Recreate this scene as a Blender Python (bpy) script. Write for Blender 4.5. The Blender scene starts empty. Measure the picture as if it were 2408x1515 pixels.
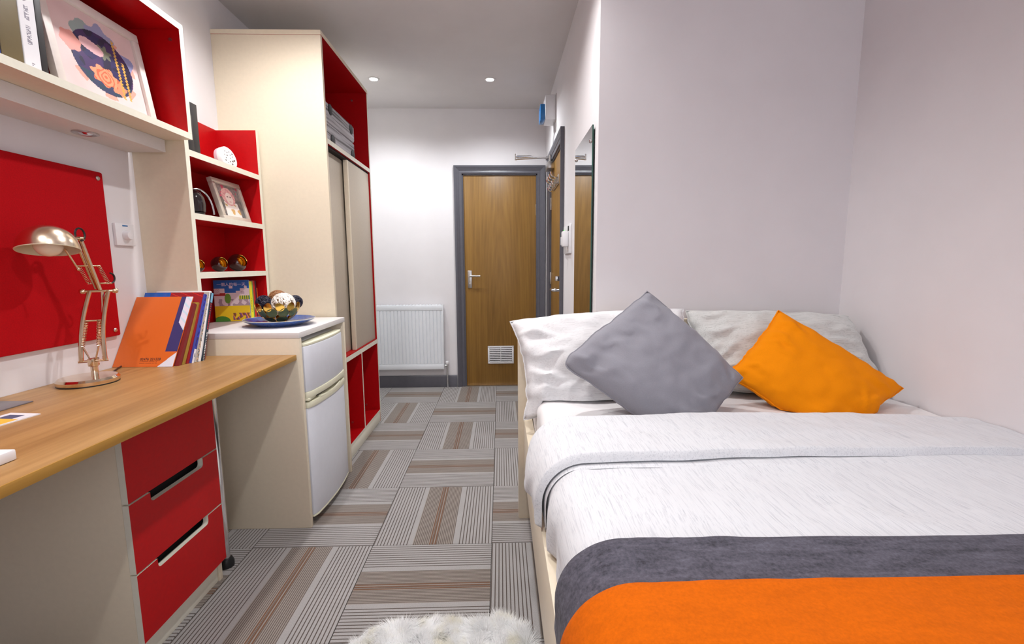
import bpy, bmesh, math, random
from mathutils import Vector, Matrix, noise

# ------------------------------------------------------------------ camera
S = bpy.context.scene
COL = S.collection
CAM_H = 1.172
yaw, pitch, roll = math.radians(1.45), math.radians(7.262), math.radians(-0.35)


def cam_axes():
    B = Matrix(((1, 0, 0), (0, 0, -1), (0, 1, 0)))
    cy, sy = math.cos(yaw), math.sin(yaw)
    cp, sp = math.cos(pitch), math.sin(pitch)
    cr, sr = math.cos(roll), math.sin(roll)
    Ry = Matrix(((cy, -sy, 0), (sy, cy, 0), (0, 0, 1)))
    Rp = Matrix(((1, 0, 0), (0, cp, -sp), (0, sp, cp)))
    Rr = Matrix(((cr, -sr, 0), (sr, cr, 0), (0, 0, 1)))
    return Rr @ Rp @ B @ Ry


A = cam_axes()
cd = bpy.data.cameras.new('camera')
cam = bpy.data.objects.new('camera', cd)
COL.objects.link(cam)
r, d, f = A[0], A[1], A[2]
cam.matrix_world = Matrix(((r[0], -d[0], -f[0], 0), (r[1], -d[1], -f[1], 0), (r[2], -d[2], -f[2], CAM_H), (0, 0, 0, 1)))
cd.sensor_width = 36
cd.lens = 1070 / 2408 * 36
cd.clip_start = 0.02
S.camera = cam

# ------------------------------------------------------------------ light
W = bpy.data.worlds.new('world')
S.world = W
W.use_nodes = True
bg = W.node_tree.nodes['Background']
bg.inputs[0].default_value = (0.87, 0.91, 1.0, 1)
bg.inputs[1].default_value = 3.6
VS = S.view_settings
VS.view_transform = 'Standard'
VS.look = 'None'
VS.gamma = 1
VS.use_curve_mapping = False
VS.exposure = 0.08
LAMP_W = 42.0
LAMP_COL = (1.0, 0.985, 0.985)

# ------------------------------------------------------------------ room numbers
XL, XR, XC = -1.47, 1.555, 0.43        # left wall, right wall, corridor wall
YK, YB, YR = 2.04, 4.307, -1.25        # wall behind the bed, far wall, window wall
ZC = 2.56


# ------------------------------------------------------------------ materials
def lin(c):
    return tuple(((v / 255) / 12.92 if v / 255 <= 0.04045 else (((v / 255) + 0.055) / 1.055) ** 2.4) for v in c[:3]) + (1,)


def newmat(name):
    m = bpy.data.materials.new(name)
    m.use_nodes = True
    nt = m.node_tree
    b = nt.nodes['Principled BSDF']
    return m, nt, b


def texco(nt, scale=(1, 1, 1), rot=(0, 0, 0)):
    tc = nt.nodes.new('ShaderNodeTexCoord')
    mp = nt.nodes.new('ShaderNodeMapping')
    mp.inputs['Scale'].default_value = scale
    mp.inputs['Rotation'].default_value = rot
    nt.links.new(tc.outputs['Object'], mp.inputs['Vector'])
    return mp.outputs['Vector']


def nz(nt, vec, scale, detail=3, rough=0.55):
    n = nt.nodes.new('ShaderNodeTexNoise')
    n.inputs['Scale'].default_value = scale
    n.inputs['Detail'].default_value = detail
    n.inputs['Roughness'].default_value = rough
    nt.links.new(vec, n.inputs['Vector'])
    return n.outputs['Fac']


def ramp(nt, fac, stops):
    n = nt.nodes.new('ShaderNodeValToRGB')
    e = n.color_ramp.elements
    while len(e) < len(stops):
        e.new(0.5)
    for i, (p, c) in enumerate(stops):
        e[i].position = p
        e[i].color = c
    nt.links.new(fac, n.inputs['Fac'])
    return n.outputs['Color']


def bump(nt, b, h, strength=0.2, dist=0.002):
    n = nt.nodes.new('ShaderNodeBump')
    n.inputs['Strength'].default_value = strength
    n.inputs['Distance'].default_value = dist
    nt.links.new(h, n.inputs['Height'])
    nt.links.new(n.outputs['Normal'], b.inputs['Normal'])


def plain(name, c, rough=0.5, metal=0.0, var=0.05, scale=30, bmp=0.0, coat=0.0, spec=0.5):
    m, nt, b = newmat(name)
    b.inputs['Specular IOR Level'].default_value = spec
    L = lin(c)
    b.inputs['Roughness'].default_value = rough
    b.inputs['Metallic'].default_value = metal
    b.inputs['Coat Weight'].default_value = coat
    v = texco(nt)
    n = nz(nt, v, scale)
    lo = tuple(x * (1 - var) for x in L[:3]) + (1,)
    hi = tuple(min(1, x * (1 + var)) for x in L[:3]) + (1,)
    nt.links.new(ramp(nt, n, [(0.3, lo), (0.7, hi)]), b.inputs['Base Color'])
    if bmp:
        bump(nt, b, nz(nt, v, scale * 8), bmp, 0.001)
    return m


def wood(name, c1, c2, axis, rough=0.42, sc=1.0):
    m, nt, b = newmat(name)
    s = [55 * sc, 55 * sc, 55 * sc]
    s[axis] = 2.2 * sc
    v = texco(nt, tuple(s))
    n1 = nz(nt, v, 1.0, 5, 0.65)
    s2 = [9 * sc, 9 * sc, 9 * sc]
    s2[axis] = 0.7 * sc
    v2 = texco(nt, tuple(s2))
    n2 = nz(nt, v2, 1.0, 3, 0.5)
    wv = nt.nodes.new('ShaderNodeTexWave')
    wv.wave_type = 'RINGS'
    wv.rings_direction = 'SPHERICAL'
    wv.inputs['Scale'].default_value = 1.6
    wv.inputs['Distortion'].default_value = 3.0
    nt.links.new(v2, wv.inputs['Vector'])
    mx = nt.nodes.new('ShaderNodeMath')
    mx.operation = 'MULTIPLY_ADD'
    nt.links.new(n2, mx.inputs[0])
    mx.inputs[1].default_value = 0.45
    m3 = nt.nodes.new('ShaderNodeMath')
    m3.operation = 'MULTIPLY_ADD'
    nt.links.new(wv.outputs['Fac'], m3.inputs[0])
    m3.inputs[1].default_value = 0.05
    nt.links.new(m3.outputs[0], mx.inputs[2])
    m4 = nt.nodes.new('ShaderNodeMath')
    m4.operation = 'MULTIPLY'
    nt.links.new(n1, m4.inputs[0])
    m4.inputs[1].default_value = 0.52
    nt.links.new(m4.outputs[0], m3.inputs[2])
    nt.links.new(ramp(nt, mx.outputs[0], [(0.30, lin(c1)), (0.70, lin(c2))]), b.inputs['Base Color'])
    b.inputs['Roughness'].default_value = rough
    bump(nt, b, n1, 0.08, 0.001)
    return m


def streak(name, base, dark, axis, amount=1.0, rough=0.9, sc=1.0):
    """slubby woven cotton: fine streaks along one axis"""
    m, nt, b = newmat(name)
    s = [330 * sc, 330 * sc, 330 * sc]
    s[axis] = 9 * sc
    v = texco(nt, tuple(s))
    n = nz(nt, v, 1.0, 4, 0.7)
    s[axis] = 260 * sc
    n2 = nz(nt, texco(nt, (420, 420, 420)), 1.0, 1)
    col = ramp(nt, n, [(0.30, lin(dark)), (0.50, lin(base)), (1.0, lin(base))])
    nt.links.new(col, b.inputs['Base Color'])
    b.inputs['Roughness'].default_value = rough
    b.inputs['Sheen Weight'].default_value = 0.15
    bump(nt, b, n2, 0.12, 0.001)
    return m


def fabric(name, c, var=0.12, scale=260, rough=0.95, bmp=0.25, big=0.0, sheen=0.1):
    m, nt, b = newmat(name)
    L = lin(c)
    v = texco(nt)
    n = nz(nt, v, scale, 3, 0.7)
    lo = tuple(x * (1 - var) for x in L[:3]) + (1,)
    hi = tuple(min(1, x * (1 + var)) for x in L[:3]) + (1,)
    fac = n
    if big:
        n2 = nz(nt, texco(nt, (14, 60, 60)), 1.0, 3, 0.6)
        mm = nt.nodes.new('ShaderNodeMath')
        mm.operation = 'MULTIPLY_ADD'
        nt.links.new(n2, mm.inputs[0])
        mm.inputs[1].default_value = big
        ms = nt.nodes.new('ShaderNodeMath')
        ms.operation = 'MULTIPLY'
        nt.links.new(n, ms.inputs[0])
        ms.inputs[1].default_value = 1 - big
        nt.links.new(ms.outputs[0], mm.inputs[2])
        fac = mm.outputs[0]
    nt.links.new(ramp(nt, fac, [(0.32, lo), (0.68, hi)]), b.inputs['Base Color'])
    b.inputs['Roughness'].default_value = rough
    b.inputs['Sheen Weight'].default_value = sheen
    b.inputs['Specular IOR Level'].default_value = 0.2
    bump(nt, b, n, bmp, 0.001)
    return m


def glow(name, c, s):
    m, nt, b = newmat(name)
    b.inputs['Emission Color'].default_value = lin(c)
    b.inputs['Emission Strength'].default_value = s
    b.inputs['Base Color'].default_value = lin(c)
    return m


def glassy(name, c, rough=0.0):
    m, nt, b = newmat(name)
    b.inputs['Base Color'].default_value = lin(c)
    b.inputs['Transmission Weight'].default_value = 1
    b.inputs['Roughness'].default_value = rough
    b.inputs['IOR'].default_value = 1.45
    return m


def printmat():
    m, nt, b = newmat('printed paper')
    a = nt.nodes.new('ShaderNodeVertexColor')
    a.layer_name = 'Col'
    nt.links.new(a.outputs['Color'], b.inputs['Base Color'])
    b.inputs['Roughness'].default_value = 0.45
    return m


def carpet():
    m, nt, b = newmat('striped carpet')
    tc = nt.nodes.new('ShaderNodeTexCoord')
    sx = nt.nodes.new('ShaderNodeSeparateXYZ')
    nt.links.new(tc.outputs['Object'], sx.inputs[0])

    def M(op, a, bb=None, c=None):
        n = nt.nodes.new('ShaderNodeMath')
        n.operation = op
        for i, x in enumerate((a, bb, c)):
            if x is None:
                continue
            if isinstance(x, (int, float)):
                n.inputs[i].default_value = x
            else:
                nt.links.new(x, n.inputs[i])
        return n.outputs[0]

    def mixc(fac, a, bb):
        n = nt.nodes.new('ShaderNodeMix')
        n.data_type = 'RGBA'
        nt.links.new(fac, n.inputs['Factor'])
        for i, x in ((6, a), (7, bb)):
            if isinstance(x, tuple):
                n.inputs[i].default_value = x
            else:
                nt.links.new(x, n.inputs[i])
        return n.outputs[2]
    x = sx.outputs['X']
    ax = M('ABSOLUTE', x)
    # outer bands: pale with dark lines; a plain pale strip beside the middle band
    ph = M('FRACT', M('MULTIPLY', x, 1 / 0.0138))
    line = M('LESS_THAN', ph, 0.26)
    inlines = M('GREATER_THAN', ax, 0.106)
    line = M('MULTIPLY', line, inlines)
    outer = mixc(line, lin((166, 162, 160)), lin((84, 72, 66)))
    ph2 = M('FRACT', M('MULTIPLY', x, 1 / 0.0074))
    l2 = M('LESS_THAN', ph2, 0.42)
    mid = mixc(l2, lin((152, 142, 134)), lin((94, 82, 74)))
    ph3 = M('FRACT', M('MULTIPLY', M('ADD', x, 0.0150), 1 / 0.0115))
    l3 = M('MULTIPLY', M('LESS_THAN', ph3, 0.5), M('LESS_THAN', ax, 0.0155))
    mid = mixc(l3, mid, lin((112, 78, 56)))
    isout = M('GREATER_THAN', ax, 0.085)
    col = mixc(isout, mid, outer)
    n = nz(nt, tc.outputs['Object'], 420, 2, 0.7)
    nb = nz(nt, tc.outputs['Object'], 7, 2, 0.5)
    var = M('MULTIPLY_ADD', n, 0.70, 0.50)
    var = M('MULTIPLY', var, M('MULTIPLY_ADD', nb, 0.22, 0.89))
    mm = nt.nodes.new('ShaderNodeMix')
    mm.data_type = 'RGBA'
    mm.blend_type = 'MULTIPLY'
    mm.inputs['Factor'].default_value = 1
    nt.links.new(col, mm.inputs[6])
    cb = nt.nodes.new('ShaderNodeCombineXYZ')
    for i in range(3):
        nt.links.new(var, cb.inputs[i])
    nt.links.new(cb.outputs[0], mm.inputs[7])
    nt.links.new(mm.outputs[2], b.inputs['Base Color'])
    b.inputs['Roughness'].default_value = 1.0
    b.inputs['Sheen Weight'].default_value = 0.1
    hgt = M('SUBTRACT', n, M('MULTIPLY', M('ADD', line, M('MULTIPLY', l2, M('SUBTRACT', 1, isout))), 0.7))
    bump(nt, b, hgt, 0.5, 0.002)
    return m


M_ = {}
M_['wall'] = plain('white wall paint', (226, 222, 224), 0.75, var=0.015, scale=6, bmp=0.04)
M_['ceil'] = plain('white ceiling paint', (214, 210, 210), 0.85, var=0.02, scale=5)
M_['cream'] = plain('cream laminate', (226, 213, 190), 0.45, var=0.02, scale=60)
M_['cream_in'] = plain('cream edging', (228, 224, 208), 0.45, var=0.02, scale=60)
M_['pale'] = plain('pale laminate', (224, 220, 218), 0.45, var=0.015, scale=60)
M_['taupe'] = plain('taupe laminate', (192, 180, 163), 0.5, var=0.03, scale=90)
M_['red'] = plain('red laminate', (182, 6, 14), 0.42, var=0.05, scale=80, spec=0.25)
M_['redfelt'] = fabric('red felt', (184, 4, 18), 0.12, 240, 0.95, 0.15, sheen=0.0)
M_['oak'] = wood('oak laminate', (132, 92, 48), (182, 140, 88), 1)
M_['oakedge'] = wood('oak edging', (150, 106, 36), (186, 140, 60), 1)
M_['oakdoor'] = wood('oak door veneer', (112, 78, 28), (152, 112, 50), 2, 0.42)
M_['grey'] = plain('dark grey gloss paint', (88, 87, 95), 0.38, var=0.05)
M_['white'] = plain('white plastic', (232, 231, 234), 0.4, var=0.01)
M_['rad'] = plain('white radiator enamel', (226, 229, 234), 0.35, var=0.01)
M_['fridge'] = plain('white fridge enamel', (222, 224, 232), 0.33, var=0.015, bmp=0.05)
M_['fridgetrim'] = plain('yellowed white plastic', (228, 225, 200), 0.4, var=0.02)
M_['dark'] = plain('black plastic', (22, 22, 24), 0.4)
M_['shadowgap'] = plain('cavity shade and dark parts', (30, 26, 24), 0.8)  # near-black: shade painted into cavities, also parts that are really dark
M_['chrome'] = plain('chrome', (225, 225, 228), 0.12, 1.0, var=0.02)
M_['steel'] = plain('brushed steel', (200, 198, 196), 0.3, 1.0, var=0.05)
M_['gold'] = plain('polished gold', (232, 190, 92), 0.14, 1.0, var=0.05)
M_['champ'] = plain('polished champagne metal', (222, 196, 168), 0.16, 1.0, var=0.04)
M_['champ_s'] = plain('champagne mirror metal', (226, 208, 186), 0.08, 1.0, var=0.02)
M_['shade'] = plain('satin champagne metal', (232, 214, 192), 0.24, 1.0, var=0.02)
M_['shadein'] = plain('cream lamp inside', (224, 216, 190), 0.5)
M_['bulb'] = plain('opal bulb glass', (238, 226, 206), 0.15)
M_['mirror'] = plain('mirror silver', (236, 238, 238), 0.01, 1.0, var=0.0)
M_['glassedge'] = plain('green glass edge', (20, 70, 58), 0.2)
M_['glass'] = glassy('clear glass', (255, 255, 255))
M_['blueglass'] = plain('blue lens', (40, 110, 170), 0.2)
M_['sheet'] = fabric('white cotton sheet', (236, 234, 234), 0.02, 300, 0.95, 0.06)
M_['duvet'] = streak('slub cotton along the bed', (220, 221, 224), (188, 190, 196), 1)
M_['pillowcase'] = streak('slub cotton across the pillow', (228, 227, 228), (204, 202, 203), 0)
M_['pillowdim'] = streak('slub cotton darkened for weaker light', (206, 206, 203), (170, 170, 166), 0)  # darker copy of the pillowcase; weaker light far from the lamp put into colour
M_['cgrey'] = fabric('grey cotton', (142, 141, 149), 0.06, 420, 0.95, 0.12)
M_['corange'] = fabric('orange cotton', (238, 138, 0), 0.04, 420, 0.95, 0.1, sheen=0.0)
M_['tgrey'] = fabric('charcoal wool', (84, 82, 92), 0.60, 150, 1.0, 0.7, 0.5, sheen=0.05)
M_['torange'] = fabric('orange fleece', (206, 96, 0), 0.14, 190, 1.0, 0.4, 0.4, sheen=0.0)
def furmat():
    m, nt, b = newmat('white sheepskin')
    b.inputs['Base Color'].default_value = lin((252, 251, 246))
    b.inputs['Roughness'].default_value = 1.0
    tr = nt.nodes.new('ShaderNodeBsdfTranslucent')
    v = texco(nt)
    c = ramp(nt, nz(nt, v, 14), [(0.30, lin((250, 247, 236))), (0.5, lin((254, 254, 254)))])
    nt.links.new(c, b.inputs['Base Color'])
    nt.links.new(c, tr.inputs['Color'])
    mx = nt.nodes.new('ShaderNodeMixShader')
    mx.inputs[0].default_value = 0.5
    nt.links.new(b.outputs[0], mx.inputs[1])
    nt.links.new(tr.outputs[0], mx.inputs[2])
    nt.links.new(mx.outputs[0], nt.nodes['Material Output'].inputs['Surface'])
    return m


M_['fur'] = furmat()
M_['carpet'] = carpet()
M_['bluecer'] = plain('blue glazed ceramic', (52, 88, 158), 0.18, var=0.25, scale=60, coat=0.4)
M_['browncer'] = plain('dark brown lacquer', (58, 22, 20), 0.15, var=0.1, coat=0.5)
M_['rim'] = plain('pale glaze rim', (200, 196, 180), 0.25)
M_['wick_w'] = plain('white rattan', (240, 234, 226), 0.6, var=0.08)
M_['wick_b'] = plain('brown rattan', (150, 104, 66), 0.6, var=0.2)
M_['wick_n'] = plain('navy rattan', (34, 34, 56), 0.35, var=0.2)
M_['core_w'] = plain('tan rattan core', (166, 138, 108), 0.8, var=0.2)
M_['core_n'] = plain('black rattan core', (14, 12, 18), 0.8)
M_['paper'] = plain('white paper', (236, 235, 236), 0.6, var=0.02)
M_['frame_w'] = plain('white picture frame', (224, 214, 208), 0.45)
M_['frame_s'] = plain('silver picture frame', (206, 196, 184), 0.35, 0.3)
M_['black'] = plain('black board', (44, 42, 44), 0.55)
M_['print'] = printmat()
M_['lamp_on'] = glow('lit downlight', (255, 252, 250), 40.0)
M_['led'] = glow('green led', (60, 255, 60), 2.0)
M_['ringwhite'] = plain('white bezel', (215, 212, 212), 0.4)


# ------------------------------------------------------------------ geometry collector
class G:
    def __init__(s):
        s.v, s.f, s.m = [], [], []

    def add(s, vs, fs, mi=0):
        o = len(s.v)
        s.v += [Vector(p) for p in vs]
        for i, q in enumerate(fs):
            s.f.append([o + k for k in q])
            s.m.append(mi[i] if isinstance(mi, (list, tuple)) else mi)
        return s

    def box(s, x0, x1, y0, y1, z0, z1, mi=0, M=None):
        """face order: -x +x -y +y -z +z"""
        vs = [Vector((x, y, z)) for z in (z0, z1) for y in (y0, y1) for x in (x0, x1)]
        fs = [(0, 4, 6, 2), (1, 3, 7, 5), (0, 1, 5, 4), (2, 6, 7, 3), (0, 2, 3, 1), (4, 5, 7, 6)]
        if M:
            vs = [M @ p for p in vs]
        return s.add(vs, fs, mi)

    def prism(s, poly, a0, a1, axes='xyz', mi=0, mcap=None, M=None):
        """poly in (axes[0],axes[1]) extruded along axes[2]; counter-clockwise or not, normals are fixed later"""
        ix = ['xyz'.index(c) for c in axes]
        n = len(poly)
        vs = []
        for a in (a0, a1):
            for p in poly:
                c = [0, 0, 0]
                c[ix[0]], c[ix[1]], c[ix[2]] = p[0], p[1], a
                vs.append(Vector(c))
        if M:
            vs = [M @ p for p in vs]
        fs = [tuple(range(n))[::-1], tuple(range(n, 2 * n))] + [(i, (i + 1) % n, n + (i + 1) % n, n + i) for i in range(n)]
        mc = mi if mcap is None else mcap
        return s.add(vs, fs, [mc, mc] + [mi] * n)

    def lathe(s, prof, c=(0, 0, 0), axis=(0, 0, 1), n=32, mi=0, cap=True):
        """prof: list of (radius, height) along axis from c"""
        ax = Vector(axis).normalized()
        t = Vector((1, 0, 0)) if abs(ax.x) < 0.9 else Vector((0, 1, 0))
        u = ax.cross(t).normalized()
        w = ax.cross(u)
        c = Vector(c)
        vs, fs = [], []
        for (rr, h) in prof:
            for k in range(n):
                a = 2 * math.pi * k / n
                vs.append(c + ax * h + (u * math.cos(a) + w * math.sin(a)) * rr)
        for j in range(len(prof) - 1):
            for k in range(n):
                a, b = j * n + k, j * n + (k + 1) % n
                fs.append((a, b, b + n, a + n))
        if cap:
            fs.append(tuple(range(n))[::-1])
            o = (len(prof) - 1) * n
            fs.append(tuple(range(o, o + n)))
        return s.add(vs, fs, mi)

    def cyl(s, p0, p1, r0, r1=None, n=16, mi=0):
        p0, p1 = Vector(p0), Vector(p1)
        r1 = r0 if r1 is None else r1
        return s.lathe([(r0, 0), (r1, (p1 - p0).length)], p0, p1 - p0, n, mi)

    def tube(s, pts, rr, n=8, mi=0, closed=False):
        pts = [Vector(p) for p in pts]
        k = len(pts)
        vs, fs = [], []
        prev = None
        for i, p in enumerate(pts):
            if closed:
                t = pts[(i + 1) % k] - pts[i - 1]
            else:
                t = pts[min(i + 1, k - 1)] - pts[max(i - 1, 0)]
            t.normalize()
            if prev is None:
                a = Vector((0, 0, 1)) if abs(t.z) < 0.9 else Vector((1, 0, 0))
                u = t.cross(a).normalized()
            else:
                u = (prev - t * prev.dot(t)).normalized()
            prev = u
            w = t.cross(u)
            R = rr[i] if isinstance(rr, (list, tuple)) else rr
            for q in range(n):
                an = 2 * math.pi * q / n
                vs.append(p + (u * math.cos(an) + w * math.sin(an)) * R)
        for i in range(k if closed else k - 1):
            j = (i + 1) % k
            for q in range(n):
                fs.append((i * n + q, i * n + (q + 1) % n, j * n + (q + 1) % n, j * n + q))
        if not closed:
            fs.append(tuple(range(n))[::-1])
            fs.append(tuple(range((k - 1) * n, k * n)))
        return s.add(vs, fs, mi)

    def sphere(s, c, rr, n=24, m=12, mi=0, sc=(1, 1, 1)):
        c = Vector(c)
        vs = [c + Vector((0, 0, -rr * sc[2]))]
        for j in range(1, m):
            ph = -math.pi / 2 + math.pi * j / m
            for k in range(n):
                a = 2 * math.pi * k / n
                vs.append(c + Vector((rr * sc[0] * math.cos(ph) * math.cos(a), rr * sc[1] * math.cos(ph) * math.sin(a), rr * sc[2] * math.sin(ph))))
        vs.append(c + Vector((0, 0, rr * sc[2])))
        fs = [(0, 1 + (k + 1) % n, 1 + k) for k in range(n)]
        for j in range(m - 2):
            for k in range(n):
                a = 1 + j * n + k
                b = 1 + j * n + (k + 1) % n
                fs.append((a, b, b + n, a + n))
        o = 1 + (m - 2) * n
        t = len(vs) - 1
        fs += [(o + k, o + (k + 1) % n, t) for k in range(n)]
        return s.add(vs, fs, mi)

    def build(s, name, mats, parent=None, bevel=0.0, smooth=None, M=None, seg=2, fix=True):
        org = ORG.get(parent.name, Vector((0, 0, 0))) if parent else Vector((0, 0, 0))
        vs = [(M @ p if M else p) for p in s.v]
        me = bpy.data.meshes.new(name)
        me.from_pydata([tuple(p - org) for p in vs], [], s.f)
        if not isinstance(mats, (list, tuple)):
            mats = [mats]
        for m in mats:
            me.materials.append(M_[m] if isinstance(m, str) else m)
        me.polygons.foreach_set('material_index', s.m)
        if bevel or fix:
            bm = bmesh.new()
            bm.from_mesh(me)
            if fix:
                bmesh.ops.recalc_face_normals(bm, faces=bm.faces)
            if bevel:
                es = [e for e in bm.edges if len(e.link_faces) == 2 and e.calc_face_angle(0) > 0.6]
                bmesh.ops.bevel(bm, geom=es, offset=bevel, segments=seg, profile=0.5, affect='EDGES', clamp_overlap=True, material=-1)
            bm.to_mesh(me)
            bm.free()
        if smooth is None:
            smooth = 40
        if smooth:
            me.shade_smooth()
            me.set_sharp_from_angle(angle=math.radians(smooth))
        o = bpy.data.objects.new(name, me)
        COL.objects.link(o)
        if parent:
            o.parent = parent
            ORG[o.name] = org
        return o


ORG = {}


def tag(o, label, cat, group=None, kind=None):
    o['label'] = label
    o['category'] = cat
    if group:
        o['group'] = group
    if kind:
        o['kind'] = kind
    return o


def thing(name, label, cat, loc, group=None, kind=None):
    o = bpy.data.objects.new(name, None)
    o.empty_display_size = 0.05
    COL.objects.link(o)
    o.location = loc
    ORG[o.name] = Vector(loc)
    return tag(o, label, cat, group, kind)


def single(o, label, cat, group=None, kind=None):
    """a thing that is one mesh: move the origin to its base"""
    me = o.data
    xs = [v.co for v in me.vertices]
    c = Vector((sum(p.x for p in xs) / len(xs), sum(p.y for p in xs) / len(xs), min(p.z for p in xs)))
    me.transform(Matrix.Translation(-c))
    o.location = c
    ORG[o.name] = c
    return tag(o, label, cat, group, kind)


def BX(name, b, mats, parent=None, bevel=0.0015, mi=0):
    return G().box(*b, mi=mi).build(name, mats, parent, bevel)


def printgrid(name, o, u, v, nx, ny, fn, parent, M=None, lift=0.0):
    """flat print: a fine grid with face colours from fn(s,t), s along u, t along v"""
    o, u, v = Vector(o), Vector(u), Vector(v)
    vs = [o + u * (i / nx) + v * (j / ny) for j in range(ny + 1) for i in range(nx + 1)]
    if lift:
        n = u.cross(v).normalized() * lift
        vs = [p + n for p in vs]
    fs = [(j * (nx + 1) + i, j * (nx + 1) + i + 1, (j + 1) * (nx + 1) + i + 1, (j + 1) * (nx + 1) + i) for j in range(ny) for i in range(nx)]
    g = G().add(vs, fs)
    ob = g.build(name, 'print', parent, smooth=0, M=M, fix=False)
    at = ob.data.color_attributes.new('Col', 'FLOAT_COLOR', 'CORNER')
    buf = []
    for j in range(ny):
        for i in range(nx):
            c = lin(fn((i + 0.5) / nx, (j + 0.5) / ny))
            buf += list(c) * 4
    at.data.foreach_set('color', buf)
    return ob


def text(name, body, size, M, mat, parent, align='LEFT', thick=0.0002):
    cu = bpy.data.curves.new(name, 'FONT')
    cu.body = body
    cu.size = size
    cu.align_x = align
    cu.extrude = thick
    cu.resolution_u = 3
    to = bpy.data.objects.new(name, cu)
    COL.objects.link(to)
    bpy.context.view_layer.update()
    me = bpy.data.meshes.new_from_object(to)
    bpy.data.objects.remove(to)
    org = ORG.get(parent.name, Vector((0, 0, 0)))
    me.transform(Matrix.Translation(-org) @ M)
    me.materials.clear()
    me.materials.append(M_[mat] if isinstance(mat, str) else mat)
    o = bpy.data.objects.new(name, me)
    COL.objects.link(o)
    o.parent = parent
    ORG[o.name] = org
    return o


def frameM(o, u, v):
    """matrix with local x=u, y=v, z=u x v at o"""
    u, v = Vector(u).normalized(), Vector(v).normalized()
    w = u.cross(v)
    return Matrix(((u.x, v.x, w.x, o[0]), (u.y, v.y, w.y, o[1]), (u.z, v.z, w.z, o[2]), (0, 0, 0, 1)))


# ================================================================== ROOM SHELL
def struct(o, label, cat):
    o['label'] = label
    o['category'] = cat
    o['kind'] = 'structure'
    return o


T = 0.12
fl = struct(BX('floor', (XL - T, XR + T, YR - T, YB + T, -0.1, -0.006), 'shadowgap', bevel=0), 'floor of striped grey and brown carpet tiles', 'floor')
ROOM = (XL, XR, YR, YB)
TX0, TY0 = -0.046, 1.795
for i in range(-4, 5):
    for j in range(-7, 6):
        cx, cy = TX0 + (i + 0.5) * 0.5, TY0 + (j + 0.5) * 0.5
        h = 0.2492
        x0, x1 = max(cx - h, XL), min(cx + h, XR)
        y0, y1 = max(cy - h, YR), min(cy + h, YB)
        if x1 - x0 < 0.01 or y1 - y0 < 0.01:
            continue
        if cy > YK + 0.3 and cx > XC + 0.3:
            continue
        rot = (i + j) % 2 == 0       # lines across
        if rot:
            b = (y0 - cy, y1 - cy, -(x1 - cx), -(x0 - cx))
        else:
            b = (x0 - cx, x1 - cx, y0 - cy, y1 - cy)
        t = G().box(b[0], b[1], b[2], b[3], -0.006, 0.0).build('carpet_tile', 'carpet', fl, 0.0012, seg=1)
        t.location = (cx, cy, 0)
        if rot:
            t.rotation_euler = (0, 0, math.pi / 2)

struct(BX('ceiling', (XL - T, XR + T, YR - T, YB + T, ZC, ZC + 0.1), 'ceil', bevel=0), 'plain white ceiling', 'ceiling')
struct(BX('wall_left', (XL - T, XL, YR - T, YB + T, 0, ZC), 'wall', bevel=0), 'white wall behind the desk and wardrobe', 'wall')
struct(BX('wall_right', (XR, XR + T, YR - T, YK + T, 0, ZC), 'wall', bevel=0), 'white wall along the bed', 'wall')
# block behind the bed: front wall and the corridor side with the entrance door opening
D2Y0, D2Y1, D2Z = 3.172, 3.908, 1.992
struct(BX('wall_head', (XC, XR + T, YK, YK + 0.1, 0, ZC), 'wall', bevel=0), 'white wall behind the bed headboard', 'wall')
g = G()
g.box(XC, XC + 0.1, YK + 0.1, D2Y0, 0, ZC).box(XC, XC + 0.1, D2Y1, YB + T, 0, ZC).box(XC, XC + 0.1, D2Y0, D2Y1, D2Z, ZC)
struct(g.build('wall_corridor', 'wall'), 'white corridor wall with mirror and entrance door', 'wall')
D1X0, D1X1, D1Z = -0.343, 0.350, 1.992
g = G()
g.box(XL - T, D1X0, YB, YB + 0.1, 0, ZC).box(D1X1, XC + 0.1, YB, YB + 0.1, 0, ZC).box(D1X0, D1X1, YB, YB + 0.1, D1Z, ZC)
struct(g.build('wall_back', 'wall'), 'white far wall with oak door and radiator', 'wall')
WX0, WX1, WZ0, WZ1 = -0.10, 1.45, 0.80, 2.30
g = G()
g.box(XL - T, WX0, YR - T, YR, 0, ZC).box(WX1, XR + T, YR - T, YR, 0, ZC).box(WX0, WX1, YR - T, YR, 0, WZ0).box(WX0, WX1, YR - T, YR, WZ1, ZC)
struct(g.build('wall_rear', 'wall'), 'white wall with the window, behind the viewer', 'wall')
wn = thing('window_1', 'white framed window behind the viewer', 'window', (0.67, YR, WZ0), kind='structure')
g = G()
for (a, b_, c, d_) in ((WX0, WX1, WZ0, WZ0 + 0.06), (WX0, WX1, WZ1 - 0.06, WZ1), (WX0, WX0 + 0.06, WZ0 + 0.06, WZ1 - 0.06), (WX1 - 0.06, WX1, WZ0 + 0.06, WZ1 - 0.06), (0.645, 0.705, WZ0 + 0.06, WZ1 - 0.06)):
    g.box(a, b_, YR - 0.09, YR - 0.03, c, d_)
g.build('window_frame', 'white', wn)
M_['pane'], nt_, b_p = newmat('window pane glass')
tr_ = nt_.nodes.new('ShaderNodeBsdfTransparent')
mx_ = nt_.nodes.new('ShaderNodeMixShader')
b_p.inputs['Roughness'].default_value = 0.02
mx_.inputs[0].default_value = 0.06
nt_.links.new(tr_.outputs[0], mx_.inputs[1])
nt_.links.new(b_p.outputs[0], mx_.inputs[2])
nt_.links.new(mx_.outputs[0], nt_.nodes['Material Output'].inputs['Surface'])
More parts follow.
